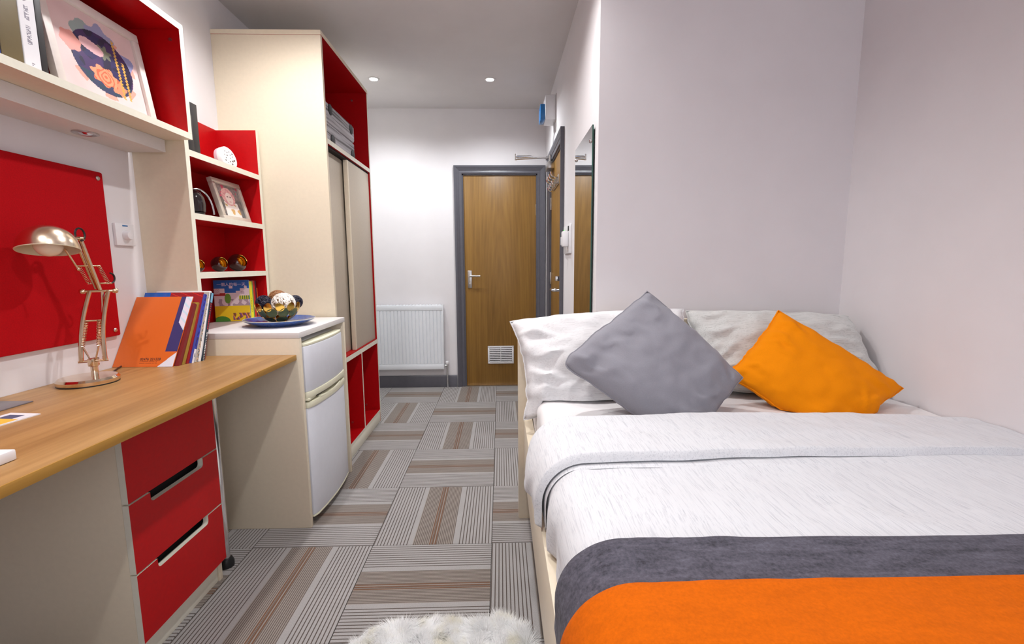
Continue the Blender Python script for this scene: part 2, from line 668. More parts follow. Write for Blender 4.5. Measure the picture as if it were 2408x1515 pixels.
for (a, b_) in ((WX0 + 0.06, 0.645), (0.705, WX1 - 0.06)):
    G().box(a, b_, YR - 0.063, YR - 0.057, WZ0 + 0.06, WZ1 - 0.06).build('pane', 'pane', wn)
pl = bpy.data.lights.new('sky_portal', 'AREA')
pl.shape = 'RECTANGLE'
pl.size, pl.size_y = WX1 - WX0, WZ1 - WZ0
pl.cycles.is_portal = True
po = bpy.data.objects.new('sky_portal', pl)
COL.objects.link(po)
po.location = ((WX0 + WX1) / 2, YR - 0.1, (WZ0 + WZ1) / 2)
po.rotation_euler = (math.radians(90), 0, 0)


def skirt(name, poly_box, label):
    return struct(poly_box, label, 'baseboard')


def skirtmesh(name, x0, x1):
    prof = [(YB, 0), (YB - 0.02, 0), (YB - 0.02, 0.082), (YB - 0.016, 0.09), (YB - 0.016, 0.1), (YB - 0.008, 0.113), (YB, 0.113)]
    return G().prism(prof, x0, x1, 'yzx').build(name, 'grey')


skirt('', skirtmesh('baseboard_back', -1.47, -0.423), 'dark grey skirting board under the radiator')
g = G().box(XC - 0.018, XC, YK + 0.01, 3.09, 0, 0.11)
skirt('', g.build('baseboard_corridor', 'grey', bevel=0.003), 'dark grey skirting board along the corridor wall')

# ---- door in the far wall
dr = thing('door_1', 'oak veneer door with grey frame and white vent, in the far wall', 'door', (0, YB, 0), kind='structure')


def arch(name, p, q, side, parent, axis):
    pass


def architrave(parent, x0, x1, z1, plane):
    """three moulded boards round an opening x0..x1 up to z1; plane(x, out, z) -> world"""
    w = 0.072
    prof = [(0, 0), (0, 0.012), (0.012, 0.017), (0.026, 0.013), (0.034, 0.02), (0.052, 0.022), (0.058, 0.026), (w, 0.026), (w, 0)]

    def seg(pa, pb, na, nb):
        # profile swept from corner a to corner b, na/nb: outward offset direction at each corner
        vs, n = [], len(prof)
        for (p, nn) in ((pa, na), (pb, nb)):
            for (dd, out) in prof:
                vs.append(Vector(plane(p[0] + nn[0] * dd, out, p[1] + nn[1] * dd)))
        fs = [tuple(range(n))[::-1], tuple(range(n, 2 * n))] + [(i, (i + 1) % n, n + (i + 1) % n, n + i) for i in range(n)]
        G().add(vs, fs).build('architrave', 'grey', parent)
    seg((x0, 0), (x0, z1), (-1, 0), (-1, 1))
    seg((x1, 0), (x1, z1), (1, 0), (1, 1))
    seg((x0, z1), (x1, z1), (-1, 1), (1, 1))


architrave(dr, D1X0, D1X1, D1Z, lambda x, o, z: (x, YB - o, z))
g = G().box(D1X0, D1X0 + 0.012, YB - 0.002, YB + 0.1, 0, D1Z).box(D1X1 - 0.012, D1X1, YB - 0.002, YB + 0.1, 0, D1Z).box(D1X0, D1X1, YB - 0.002, YB + 0.1, D1Z - 0.012, D1Z)
g.build('door_lining', 'grey', dr)
leaf = BX('door_leaf', (D1X0 + 0.008, D1X1 - 0.008, YB + 0.008, YB + 0.048, 0.006, D1Z - 0.008), 'oakdoor', dr)
LY = YB + 0.008
hp = BX('handle_plate', (-0.305, -0.266, LY - 0.008, LY, 0.95, 1.115), 'steel', leaf, 0.003)
g = G().tube([(-0.285, LY - 0.006, 1.062), (-0.285, LY - 0.05, 1.062), (-0.275, LY - 0.055, 1.062), (-0.185, LY - 0.055, 1.062)], 0.008, 10)
g.build('lever_handle', 'steel', leaf)
G().cyl((-0.285, LY - 0.012, 0.995), (-0.285, LY - 0.006, 0.995), 0.009).build('keyhole_turn', 'steel', leaf)
for hz in (0.25, 1.62):
    BX('hinge', (D1X1 - 0.014, D1X1 - 0.004, LY - 0.006, LY + 0.004, hz, hz + 0.1), 'steel', leaf, 0.001)
gr = BX('ventilation_grille', (-0.125, 0.124, LY - 0.003, LY, 0.22, 0.392), 'grey', dr, 0.001)  # backing coloured dark to stand in for shade between the slats
g = G()
for (a, b_, c, d_) in ((-0.125, 0.124, 0.22, 0.235), (-0.125, 0.124, 0.377, 0.392), (-0.125, -0.108, 0.235, 0.377), (0.107, 0.124, 0.235, 0.377), (-0.004, 0.003, 0.235, 0.377)):
    g.box(a, b_, LY - 0.012, LY - 0.004, c, d_)
g.build('grille_frame', 'white', gr, 0.001)
for k in range(8):
    z = 0.24 + k * 0.0172
    for (a, b_) in ((-0.107, -0.005), (0.004, 0.106)):
        G().prism([(LY - 0.004, z + 0.0065), (LY - 0.016, z), (LY - 0.016, z + 0.003), (LY - 0.004, z + 0.0095)], a, b_, 'yzx').build('slat', 'white', gr)
for sx_ in (-0.118, 0.117):
    for sz in (0.228, 0.384):
        G().cyl((sx_, LY - 0.0135, sz), (sx_, LY - 0.011, sz), 0.004, n=10).build('screw', 'steel', gr)
G().box(D1X0, D1X1, YB - 0.02, YB + 0.03, 0, 0.006).build('threshold_strip', 'steel', dr)

# ---- entrance door in the corridor wall
d2 = thing('door_2', 'oak entrance door seen edge-on in the corridor wall, with coat hooks', 'door', (XC, 3.54, 0), kind='structure')
architrave(d2, D2Y0, D2Y1, D2Z, lambda y, o, z: (XC - o, y, z))
g = G().box(XC - 0.002, XC + 0.1, D2Y0, D2Y0 + 0.012, 0, D2Z).box(XC - 0.002, XC + 0.1, D2Y1 - 0.012, D2Y1, 0, D2Z).box(XC - 0.002, XC + 0.1, D2Y0, D2Y1, D2Z - 0.012, D2Z)
g.build('door_lining', 'grey', d2)
LX = XC + 0.006
leaf2 = BX('door_leaf', (LX, LX + 0.044, D2Y0 + 0.008, D2Y1 - 0.008, 0.006, D2Z - 0.008), 'oakdoor', d2)
BX('handle_plate', (LX - 0.008, LX, D2Y0 + 0.05, D2Y0 + 0.09, 0.93, 1.17), 'steel', leaf2, 0.002)
g = G().tube([(LX - 0.004, D2Y0 + 0.07, 0.985), (LX - 0.055, D2Y0 + 0.07, 0.985), (LX - 0.06, D2Y0 + 0.08, 0.985), (LX - 0.06, D2Y0 + 0.18, 0.985)], 0.011, 10)
g.build('lever_handle', 'chrome', leaf2)
G().box(LX - 0.045, LX - 0.006, D2Y0 + 0.055, D2Y0 + 0.085, 1.05, 1.085).build('thumb_turn', 'chrome', leaf2, 0.004)
for hz in (0.2, 1.0, 1.62):
    BX('hinge', (LX - 0.01, LX + 0.004, D2Y1 - 0.02, D2Y1 - 0.004, hz, hz + 0.1), 'steel', leaf2, 0.001)
# overhead closer: body on the leaf, two arms standing out into the corridor
cl = BX('closer_body', (LX - 0.055, LX, 3.70, 3.86, 1.92, 1.975), 'steel', d2, 0.006)
G().cyl((LX - 0.03, 3.74, 1.975), (LX - 0.03, 3.74, 2.03), 0.012).build('pivot', 'steel', cl)
G().prism([(LX - 0.03, 3.73), (LX - 0.03, 3.75), (LX - 0.30, 3.81), (LX - 0.30, 3.79)], 2.006, 2.014, 'xyz').build('closer_arm', 'steel', cl, 0.001)
G().tube([(LX - 0.30, 3.80, 2.026), (LX - 0.18, 3.84, 2.036), (LX - 0.16, 3.845, 2.036), (LX - 0.03, 3.88, 2.036)], [0.012, 0.012, 0.006, 0.006], 10).build('closer_arm', 'chrome', cl)
G().cyl((LX - 0.30, 3.80, 2.004), (LX - 0.30, 3.80, 2.05), 0.010).build('arm_joint', 'chrome', cl)
BX('shoe', (XC - 0.045, XC - 0.026, 3.86, 3.90, 2.022, 2.05), 'steel', cl, 0.002)
for k in range(4):
    y = 3.42 + k * 0.1
    G().tube([(LX, y, 1.80), (LX - 0.03, y, 1.80), (LX - 0.055, y, 1.815), (LX - 0.062, y, 1.84)], 0.006, 8).tube([(LX, y, 1.77), (LX - 0.025, y, 1.745), (LX - 0.045, y, 1.75), (LX - 0.05, y, 1.775)], 0.006, 8).build('coat_hook', 'chrome', d2)
BX('hook_rail', (LX - 0.006, LX, 3.40, 3.74, 1.75, 1.82), 'steel', d2, 0.001)
nb = single(BX('door_notice', (LX - 0.004, LX - 0.0005, D2Y0 + 0.02, D2Y0 + 0.13, 1.27, 1.60), 'paper', None, 0.0005), 'narrow white notice fixed to the entrance door', 'notice')

# ---- radiator on the far wall
RX0, RX1, RZ0, RZ1, RYF = -1.40, -0.541, 0.185, 0.800, 4.235
rd = thing('radiator', 'white ribbed panel radiator on the far wall beside the oak door', 'radiator', (-0.97, 4.25, 0.185))
n = 25
pts = []
step = (RX1 - RX0 - 0.03) / n
for k in range(n):
    x = RX0 + 0.015 + k * step
    pts += [(x, RYF), (x + step * 0.70, RYF), (x + step * 0.78, RYF + 0.007), (x + step * 0.92, RYF + 0.007)]
pts += [(RX1 - 0.015, RYF), (RX1, RYF + 0.004), (RX1, RYF + 0.016), (RX0, RYF + 0.016), (RX0, RYF + 0.004)]
G().prism(pts, RZ0 + 0.055, RZ1 - 0.055, 'xyz').build('ribbed_panel', 'rad', rd, smooth=20)
G().box(RX0, RX1, RYF, RYF + 0.016, RZ0, RZ0 + 0.054).build('bottom_rail', 'rad', rd, 0.004)
G().box(RX0, RX1, RYF, RYF + 0.016, RZ1 - 0.054, RZ1 - 0.004).build('top_rail', 'rad', rd, 0.004)
G().box(RX0 + 0.01, RX1 - 0.01, RYF + 0.04, RYF + 0.052, RZ0 + 0.02, RZ1 - 0.01).build('rear_panel', 'rad', rd, 0.003)
for (a, b_) in ((RX0, RX0 + 0.006), (RX1 - 0.002, RX1 + 0.004)):
    G().box(a, b_, RYF + 0.002, RYF + 0.058, RZ0 + 0.004, RZ1 - 0.002).build('side_cover', 'rad', rd, 0.001)
for k in range(28):
    x = RX0 + 0.012 + k * 0.030
    G().box(x, x + 0.02, RYF + 0.006, RYF + 0.05, RZ1 - 0.006, RZ1).build('top_slat', 'rad', rd)
g = G().cyl((RX1 + 0.002, RYF + 0.03, RZ0 + 0.03), (RX1 + 0.03, RYF + 0.03, RZ0 + 0.03), 0.010)
g.cyl((RX1 + 0.03, RYF + 0.03, 0.115), (RX1 + 0.03, RYF + 0.03, RZ0 + 0.045), 0.009)
v_ = g.build('valve', 'chrome', rd)
G().lathe([(0.012, 0), (0.015, 0.01), (0.015, 0.028), (0.012, 0.032)], (RX1 + 0.03, RYF + 0.03, RZ0 + 0.042)).build('valve_cap', 'white', v_)
G().cyl((RX1 + 0.03, RYF + 0.03, 0.0), (RX1 + 0.03, RYF + 0.03, 0.115), 0.0075).build('pipe', 'chrome', rd)
for x in (RX0 + 0.2, RX1 - 0.15):
    BX('wall_bracket', (x, x + 0.03, RYF + 0.05, YB, RZ0 + 0.1, RZ1 - 0.1), 'rad', rd)

# ---- mirror, intercom, alarm on the corridor wall
mr = thing('wall_mirror', 'tall frameless mirror with green glass edge on the corridor wall', 'mirror', (XC - 0.01, 2.33, 0.45))
mo = G().box(XC - 0.014, XC - 0.008, 2.105, 2.565, 0.45, 1.785, mi=[0, 1, 1, 1, 1, 1]).build('mirror_glass', ['mirror', 'glassedge'], mr)
for y in (2.14, 2.53):
    for z in (0.5, 1.725):
        G().lathe([(0.011, 0), (0.011, 0.003), (0.007, 0.008)], (XC - 0.014, y, z), (-1, 0, 0), 16).build('screw_cap', 'chrome', mr)
        G().cyl((XC - 0.008, y, z), (XC, y, z), 0.006, n=10).build('spacer', 'chrome', mr)

ic = thing('intercom', 'white wall intercom with handset and green light, beside the mirror', 'intercom', (XC, 2.88, 1.235))
BX('back_plate', (XC - 0.012, XC, 2.76, 3.02, 1.235, 1.41), 'white', ic, 0.003)
BX('dark_window', (XC - 0.0135, XC - 0.011, 2.785, 2.83, 1.37, 1.40), 'shadowgap', ic, 0.0005)
BX('handset', (XC - 0.05, XC - 0.012, 2.80, 2.85, 1.275, 1.37), 'white', ic, 0.008)
BX('card_holder', (XC - 0.035, XC - 0.012, 2.92, 3.0, 1.29, 1.345), 'white', ic, 0.004)
G().cyl((XC - 0.015, 2.99, 1.382), (XC - 0.011, 2.99, 1.382), 0.006, n=10).build('green_light', 'led', ic)

al = thing('alarm_sounder', 'white alarm box with blue beacon high on the corridor wall', 'alarm', (XC, 3.6, 2.24))
BX('housing', (XC - 0.082, XC - 0.004, 3.55, 3.72, 2.242, 2.42), 'white', al, 0.008)
BX('back_plate', (XC - 0.005, XC, 3.545, 3.725, 2.237, 2.425), 'ringwhite', al, 0.001)
g = G().prism([(3.57, 2.245), (3.70, 2.245), (3.71, 2.27), (3.70, 2.36), (3.57, 2.36), (3.56, 2.27)], XC - 0.118, XC - 0.082, 'yzx')
g.build('beacon_lens', 'blueglass', al, 0.006)
G().tube([(XC - 0.008, 3.63, 2.24), (XC - 0.008, 3.63, 2.16), (XC - 0.01, 3.66, 2.12), (XC - 0.006, 3.69, 2.08)], 0.005, 8).build('cable', 'white', al)

# ---- ceiling downlights
first = None
SPOTS = [(-0.937, 3.65), (-0.064, 3.65), (-0.937, 1.98), (-0.064, 1.93), (-0.937, 0.35), (-0.064, 0.35)]
LAB = ['lit round ceiling downlight nearest the wardrobe', 'lit round ceiling downlight in front of the oak door',
       'lit round ceiling downlight above the fridge cabinet', 'lit round ceiling downlight above the foot of the corridor',
       'lit round ceiling downlight above the desk', 'lit round ceiling downlight above the rug', 'lit round ceiling downlight above the foot of the bed']
for k, (x, y) in enumerate(SPOTS):
    t = thing('ceiling_downlight', LAB[k], 'downlight', (x, y, ZC), 'recessed ceiling downlights')
    if k == 0:
        mring = G().lathe([(0.030, 0), (0.044, 0), (0.044, -0.004), (0.040, -0.006), (0.030, -0.004), (0.030, 0)], (0, 0, 0), n=28, cap=False)
        oring = mring.build('bezel', 'ringwhite', None)
        mdisc = G().lathe([(0.029, -0.001), (0.029, -0.003), (0.015, -0.005)], (0, 0, 0), n=24)
        odisc = mdisc.build('lamp_face', 'lamp_on', None)
        a, b_ = oring, odisc
    else:
        a, b_ = oring.copy(), odisc.copy()
        COL.objects.link(a)
        COL.objects.link(b_)
    a.parent = t
    b_.parent = t
    ld = bpy.data.lights.new('downlight_beam', 'SPOT')
    ld.energy = LAMP_W * (1.35, 1.35, 1.45, 1.45, 1.25, 1.25)[k]
    ld.color = (0.93, 0.97, 1.0) if k < 2 else LAMP_COL      # the corridor pair has cooler bulbs
    ld.spot_size = math.radians(150)
    ld.spot_blend = 0.75
    ld.shadow_soft_size = 0.03
    lo = bpy.data.objects.new('downlight_beam', ld)
    COL.objects.link(lo)
    lo.parent = t
    lo.location = (0, 0, -0.012)

# ================================================================== DESK SIDE
DT = 0.793
dk = thing('desk', 'oak laminate desk top along the left wall', 'desk', (-1.17, 1.0, 0))
BX('worktop', (XL + 0.002, -0.876, 0.0, 1.933, DT - 0.022, DT), 'oak', dk, 0.001)
BX('edge_banding', (-0.8765, -0.873, 0.0, 1.933, DT - 0.0225, DT - 0.0003), 'oakedge', dk, 0.0008)
BX('end_panel', (XL + 0.01, -0.93, 0.0, 0.022, 0, DT - 0.023), 'cream', dk)
lg = G().cyl((-1.085, 1.685, 0.03), (-1.085, 1.685, DT - 0.023), 0.014).build('leg', 'chrome', dk)
G().lathe([(0.026, 0), (0.026, 0.02), (0.02, 0.034), (0.014, 0.036)], (-1.085, 1.685, 0)).build('foot', 'dark', lg)

pd = thing('drawer_pedestal', 'cream pedestal with three red drawers under the desk', 'drawers', (-1.25, 1.42, 0))
PX, PY0, PY1 = -1.04, 1.219, 1.615
BX('side_panel', (XL + 0.02, PX - 0.019, PY0, PY0 + 0.018, 0.0, DT - 0.024), 'cream', pd)
BX('side_panel', (XL + 0.02, PX - 0.019, PY1 - 0.018, PY1, 0.0, DT - 0.024), 'cream', pd)
BX('back_panel', (XL + 0.022, XL + 0.03, PY0 + 0.018, PY1 - 0.018, 0.02, DT - 0.03), 'cream', pd)
BX('plinth', (PX - 0.045, PX - 0.026, PY0 + 0.0185, PY1 - 0.0185, 0.0, 0.082), 'cream_in', pd)
BX('carcass_base', (XL + 0.03, PX - 0.02, PY0 + 0.0185, PY1 - 0.0185, 0.083, 0.098), 'cream', pd)
ZD = [(0.084, 0.297, True), (0.302, 0.509, True), (0.514, 0.735, False)]
for (z0, z1, notch) in ZD:
    a, b_ = PY0, PY1
    if notch:
        n0, n1, dp = 1.298, 1.536, 0.030
        r_ = 0.012
        poly = [(a, z0), (b_, z0), (b_, z1), (n1, z1)]
        poly += [(n1, z1 - dp + r_)] + [(n1 - r_ + r_ * math.cos(t), z1 - dp + r_ - r_ * math.sin(t)) for t in [math.pi / 8 * k for k in range(1, 5)]]
        poly += [(n0 + r_ - r_ * math.sin(t), z1 - dp + r_ - r_ * math.cos(t)) for t in [math.pi / 8 * k for k in range(0, 5)]]
        poly += [(n0, z1), (a, z1)]
    else:
        poly = [(a, z0), (b_, z0), (b_, z1), (a, z1)]
    g = G().prism(poly, PX - 0.018, PX, 'yzx', mi=0)
    o = g.build('drawer', ['cream_in', 'red'], pd)
    for p in o.data.polygons:
        if p.normal.x > 0.9:
            p.material_index = 1
    G().box(XL + 0.08, PX - 0.0185, a + 0.03, b_ - 0.03, z0 + 0.03, z1 - 0.05).build('drawer_box', 'shadowgap', o)
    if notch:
        G().box(PX - 0.06, PX - 0.05, a + 0.03, b_ - 0.03, z1 - 0.05, z1 + 0.03).build('recess_shade_plate', 'shadowgap', o)  # dark plate added behind the notch, painted as the shade inside

# ---- pinboard, switch
pb = thing('pinboard', 'red felt pinboard screwed to the wall above the desk', 'pinboard', (XL, 1.2, 0.91))
G().box(XL + 0.001, XL + 0.017, 0.55, 1.762, 0.911, 1.513).build('felt_board', 'redfelt', pb, 0.006)
for (y, z) in ((1.737, 1.489), (1.737, 0.934), (0.58, 1.489), (0.58, 0.934), (1.16, 1.489), (1.16, 0.934)):
    G().lathe([(0.008, 0), (0.008, 0.002), (0.005, 0.005)], (XL + 0.017, y, z), (1, 0, 0), 14).build('screw', 'steel', pb)

sw = thing('dimmer_switch', 'square white wall switch with round knob beside the pinboard', 'switch', (XL, 1.843, 1.252))
BX('switch_plate', (XL, XL + 0.012, 1.797, 1.889, 1.252, 1.337), 'white', sw, 0.003)
G().lathe([(0.019, 0), (0.018, 0.014), (0.015, 0.019), (0.0, 0.02)], (XL + 0.012, 1.843, 1.292), (1, 0, 0), 24, cap=False).build('knob', 'white', sw)
BX('status_strip', (XL + 0.0115, XL + 0.013, 1.83, 1.855, 1.326, 1.331), 'blueglass', sw, 0.0003)

# ---- wall shelf over the desk
SX = -1.215
ws = thing('wall_shelf', 'cream and red box shelf on the wall above the desk', 'shelf', (-1.34, 1.3, 1.62))
SY0, SY1 = 0.55, 1.915
BM = ['cream_in', 'red']
G().box(XL, SX, SY0, SY1, 1.668, 1.691, mi=[0, 1, 0, 0, 0, 0]).build('bottom_board', ['cream', 'cream_in'], ws)
G().box(XL, SX, SY0, SY1, 2.068, 2.091, mi=[0, 0, 0, 0, 1, 0]).build('top_board', BM, ws)
G().box(XL, SX, SY1 - 0.022, SY1, 1.6915, 2.0675, mi=[0, 0, 1, 0, 0, 0]).build('side_board', BM, ws)
G().box(XL, SX, SY0, SY0 + 0.022, 1.6915, 2.0675, mi=[0, 0, 0, 1, 0, 0]).build('side_board', BM, ws)
G().box(XL, XL + 0.006, SY0 + 0.022, SY1 - 0.022, 1.6915, 2.0675).build('back_board', 'red', ws)
G().box(XL, -1.322, SY0, SY1 - 0.003, 1.620, 1.6675).build('light_pelmet', 'pale', ws, 0.001)
for (y, z) in ((SY1 - 0.0225, 2.03), (SY1 - 0.0225, 1.70)):
    G().lathe([(0.006, 0), (0.006, 0.003)], (-1.25, y, z), (0, -1, 0), 12).build('cam_fitting', 'steel', ws)
for y in (1.640, 1.0):
    G().lathe([(0.022, 0.001), (0.036, 0.0), (0.036, 0.004), (0.03, 0.006), (0.024, 0.002)], (-1.394, y, 1.620), (0, 0, -1), 28).build('spotlight_ring', 'steel', ws)
    G().lathe([(0.021, 0.002), (0.012, 0.007), (0.0, 0.008)], (-1.394, y, 1.620), (0, 0, -1), 20, cap=False).build('spotlight_lens', 'chrome', ws)

# ---- bookcase standing on the fridge cabinet
BXF, BY0, BY1 = -1.261, 1.933, 2.522
bc = thing('bookcase', 'narrow cream and red bookcase standing on the fridge cabinet', 'bookcase', (-1.36, 2.22, 0.889))
CT = 0.888
G().box(XL, BXF, BY0, BY0 + 0.024, CT, 1.868, mi=[0, 0, 0, 1, 0, 0]).build('side_board', ['cream', 'red'], bc)
BX('front_edge', (BXF, BXF + 0.001, BY0, BY0 + 0.024, CT, 1.868), 'cream_in', bc, 0)
G().box(XL, BXF, BY1 - 0.024, BY1, CT, 1.868, mi=[0, 0, 1, 0, 0, 0]).build('side_board', ['cream_in', 'red'], bc)
G().box(XL, XL + 0.006, BY0 + 0.024, BY1 - 0.024, CT, 1.868).build('back_board', 'red', bc)
SH = [1.643, 1.390, 1.144]
for z in SH:
    G().box(XL + 0.006, BXF, BY0 + 0.024, BY1 - 0.024, z - 0.025, z, mi=[0, 0, 0, 0, 1, 0]).build('shelf_board', ['cream_in', 'red'], bc)

# ---- fridge cabinet and fridge
FX = -0.858
fc = thing('fridge_cabinet', 'cream open cabinet housing the small fridge at the end of the desk', 'cabinet', (-1.16, 2.22, 0))
BX('side_panel', (XL + 0.002, FX, 1.936, 1.957, 0, 0.863), 'cream', fc)
BX('side_panel', (XL + 0.002, FX, 2.485, 2.507, 0, 0.863), 'cream', fc)
BX('top_board', (XL + 0.002, FX, 1.935, 2.508, 0.8635, CT), 'pale', fc, 0.001)
BX('back_panel', (XL + 0.002, XL + 0.01, 1.957, 2.485, 0.1, 0.863), 'cream', fc)

fr = thing('fridge', 'small white two-door fridge freezer in the cream cabinet', 'fridge', (-1.13, 2.19, 0))
FY0, FY1 = 1.964, 2.424
BX('body', (-1.42, -0.895, FY0, FY1, 0.02, 0.835), 'fridge', fr, 0.006)


def bowed(x0, bow, z0, z1, y0=FY0, y1=FY1, back=-0.893, n=18):
    """door slab whose front bows out towards the room"""
    poly = [(back, y1), (back, y0)]
    for k in range(n + 1):
        t = k / n
        y = y0 + (y1 - y0) * t
        e = 1 - (2 * t - 1) ** 2
        rr = min(1, min(t, 1 - t) / 0.03)
        poly.append((x0 + bow * e - 0.008 * (1 - rr) ** 2, y))
    return G().prism(poly, z0, z1, 'xyz')


fd = bowed(-0.846, 0.018, 0.618, 0.822).build('freezer_door', 'fridge', fr, 0.004, 30)
ld_ = bowed(-0.846, 0.018, 0.045, 0.545).build('fridge_door', 'fridge', fr, 0.004, 30)
bowed(-0.848, 0.018, 0.822, 0.834).build('door_cap', 'fridgetrim', fd, 0.003, 30)
# freezer handle strip with a scooped grip, and the strip on the fridge door
bowed(-0.842, 0.018, 0.590, 0.618, back=-0.87).build('handle_strip', 'fridgetrim', fd, 0.003, 30)
bowed(-0.842, 0.018, 0.545, 0.572, back=-0.87).build('handle_strip', 'fridgetrim', ld_, 0.003, 30)
g = bowed(-0.870, 0.018, 0.572, 0.590, FY0 + 0.01, FY1 - 0.01)
g.build('grip_recess', 'shadowgap', fr, 0, 30)
for (a, b_) in ((FY0, FY0 + 0.075), (FY1 - 0.09, FY1)):
    G().box(-0.885, -0.8435, a, b_, 0.5785, 0.5905).build('grip_end', 'fridgetrim', fd, 0.003)
g = G()
pts = [(-0.8345 + 0.004 * math.sin(k / 10 * math.pi), FY0 + 0.09 + k * 0.026, 0.575 - 0.010 * math.sin(k / 10 * math.pi)) for k in range(11)]
g.tube(pts, 0.006, 8).build('grip_lip', 'fridgetrim', ld_)
bowed(-0.846, 0.018, 0.036, 0.045).build('door_cap', 'fridgetrim', ld_, 0.002, 30)
for y in (FY0 + 0.05, FY1 - 0.05):
    for x in (-1.36, -0.94):
        G().lathe([(0.02, 0), (0.02, 0.01), (0.012, 0.021)], (x, y, 0)).build('foot', 'dark', fr)

# ---- wardrobe
WF, WY0, WY1 = -0.914, 2.534, 3.364
wd = thing('wardrobe', 'tall cream wardrobe with red interior and two taupe sliding doors', 'wardrobe', (-1.19, 2.95, 0))
G().box(XL, WF, WY0, WY0 + 0.022, 0, 2.349, mi=[0, 0, 0, 1, 0, 0]).build('side_board', ['cream', 'red'], wd)
G().box(XL, WF, WY1 - 0.02, WY1, 0, 2.349, mi=[0, 0, 1, 0, 0, 0]).build('side_board', ['cream_in', 'red'], wd)
G().box(XL, WF + 0.002, WY0 - 0.002, WY1 + 0.002, 2.3495, 2.372, mi=[0, 0, 0, 0, 1, 0]).build('top_board', ['cream', 'red'], wd)
IY0, IY1 = WY0 + 0.0225, WY1 - 0.0205
G().box(XL, XL + 0.006, IY0, IY1, 0.09, 2.349).build('back_board', 'red', wd)
G().box(XL + 0.006, WF, IY0, IY1, 1.818, 1.844, mi=[0, 0, 0, 0, 1, 0]).build('shelf_board', ['cream_in', 'red'], wd)
G().box(XL + 0.006, WF, IY0, IY1, 0.598, 0.628, mi=[0, 0, 0, 0, 1, 1]).build('shelf_board', ['cream_in', 'red'], wd)
G().box(XL + 0.006, WF, IY0, IY1, 0.072, 0.092, mi=[0, 0, 0, 0, 1, 1]).build('base_board', ['cream_in', 'red'], wd)
G().box(XL + 0.006, WF, 2.958, 2.976, 0.0925, 0.5975, mi=[1, 0, 1, 1, 1, 1]).build('divider', ['cream_in', 'red'], wd)
BX('plinth', (WF - 0.02, WF - 0.001, IY0, IY1, 0.0, 0.0715), 'cream_in', wd)
BX('top_track', (WF - 0.075, WF - 0.012, IY0, IY1, 1.806, 1.8175), 'shadowgap', wd, 0)
BX('bottom_track', (WF - 0.075, WF - 0.004, IY0, IY1, 0.6285, 0.633), 'red', wd, 0)
d_a = BX('sliding_door', (WF - 0.062, WF - 0.044, IY0 + 0.004, 2.965, 0.634, 1.804), 'taupe', wd)
d_b = BX('sliding_door', (WF - 0.030, WF - 0.010, 2.905, IY1 - 0.006, 0.634, 1.806), 'taupe', wd)
BX('door_stile', (WF - 0.034, WF - 0.008, 2.886, 2.9045, 0.634, 1.806), 'cream', d_b)
BX('door_edge', (WF - 0.012, WF - 0.009, IY1 - 0.0055, IY1 - 0.001, 0.634, 1.806), 'red', d_b, 0)
for (y, z) in ((IY1 - 0.0005, 2.30), (IY1 - 0.0005, 0.13)):
    G().lathe([(0.007, 0), (0.007, 0.003)], (WF - 0.1, y, z), (0, -1, 0), 12).build('cam_fitting', 'steel', wd)
G().lathe([(0.007, 0), (0.007, 0.003)], (WF - 0.08, 2.9575, 0.13), (0, -1, 0), 12).build('cam_fitting', 'steel', wd)
# ---- storage case in the top of the wardrobe


def planks():
    m, nt, b = newmat('grey weathered plank print')
    v = texco(nt, (3, 1.6, 75))
    n = nz(nt, v, 1.0, 3, 0.6)
    nt.links.new(ramp(nt, n, [(0.37, lin((84, 80, 80))), (0.45, lin((160, 156, 160))), (0.75, lin((200, 197, 202)))]), b.inputs['Base Color'])
    b.inputs['Roughness'].default_value = 0.6
    return m


M_['planks'] = planks()
sc_ = thing('storage_case', 'grey plank-print storage case with dark corner patches, on top of the wardrobe doors', 'case', (-1.15, 2.86, 1.845))
G().box(-1.40, -0.945, 2.575, 3.128, 1.845, 1.958).build('case_base', 'planks', sc_, 0.012)
G().box(-1.402, -0.943, 2.573, 3.130, 1.960, 2.066).build('case_lid', 'planks', sc_, 0.014)
for (y, z) in ((2.70, 2.035), (3.06, 2.03), (2.72, 1.875), (3.075, 1.875)):
    G().lathe([(0.030, 0), (0.030, 0.004), (0.022, 0.008), (0.0, 0.009)], (-0.944, y, z), (1, 0, 0), 20, cap=False).build('corner_patch', 'black', sc_)
G().box(-0.944, -0.938, 2.60, 2.625, 1.93, 1.99).build('clasp', 'gold', sc_, 0.002)

# ================================================================== BED
HB = 0.926
bd = thing('bed', 'cream laminate double bed frame with plain headboard', 'bed', (0.83, 1.0, 0))
BX('headboard', (0.0755, XR - 0.006, 1.978, 2.006, 0.0, HB), 'cream', bd, 0.0015)
BX('side_rail', (0.10, 0.136, 0.03, 1.9775, 0.25, 0.49), 'cream', bd, 0.0015)
BX('side_rail', (XR - 0.045, XR - 0.01, 0.03, 1.9775, 0.25, 0.49), 'cream', bd)
BX('footboard', (0.0755, XR - 0.006, 0.0, 0.029, 0.0, 0.5), 'cream', bd)
BX('slat_base', (0.137, XR - 0.046, 0.03, 1.977, 0.40, 0.43), 'cream', bd)
for y in (0.55, 1.1, 1.6):
    BX('support_leg', (0.85, 0.9, y, y + 0.05, 0, 0.399), 'cream', bd)

ZM = 0.635
MX0, MX1 = 0.140, XR - 0.012


def fbm(x, y, z=0.0, s=1.0):
    return noise.fractal(Vector((x * s, y * s, z)), 0.8, 2.0, 3)


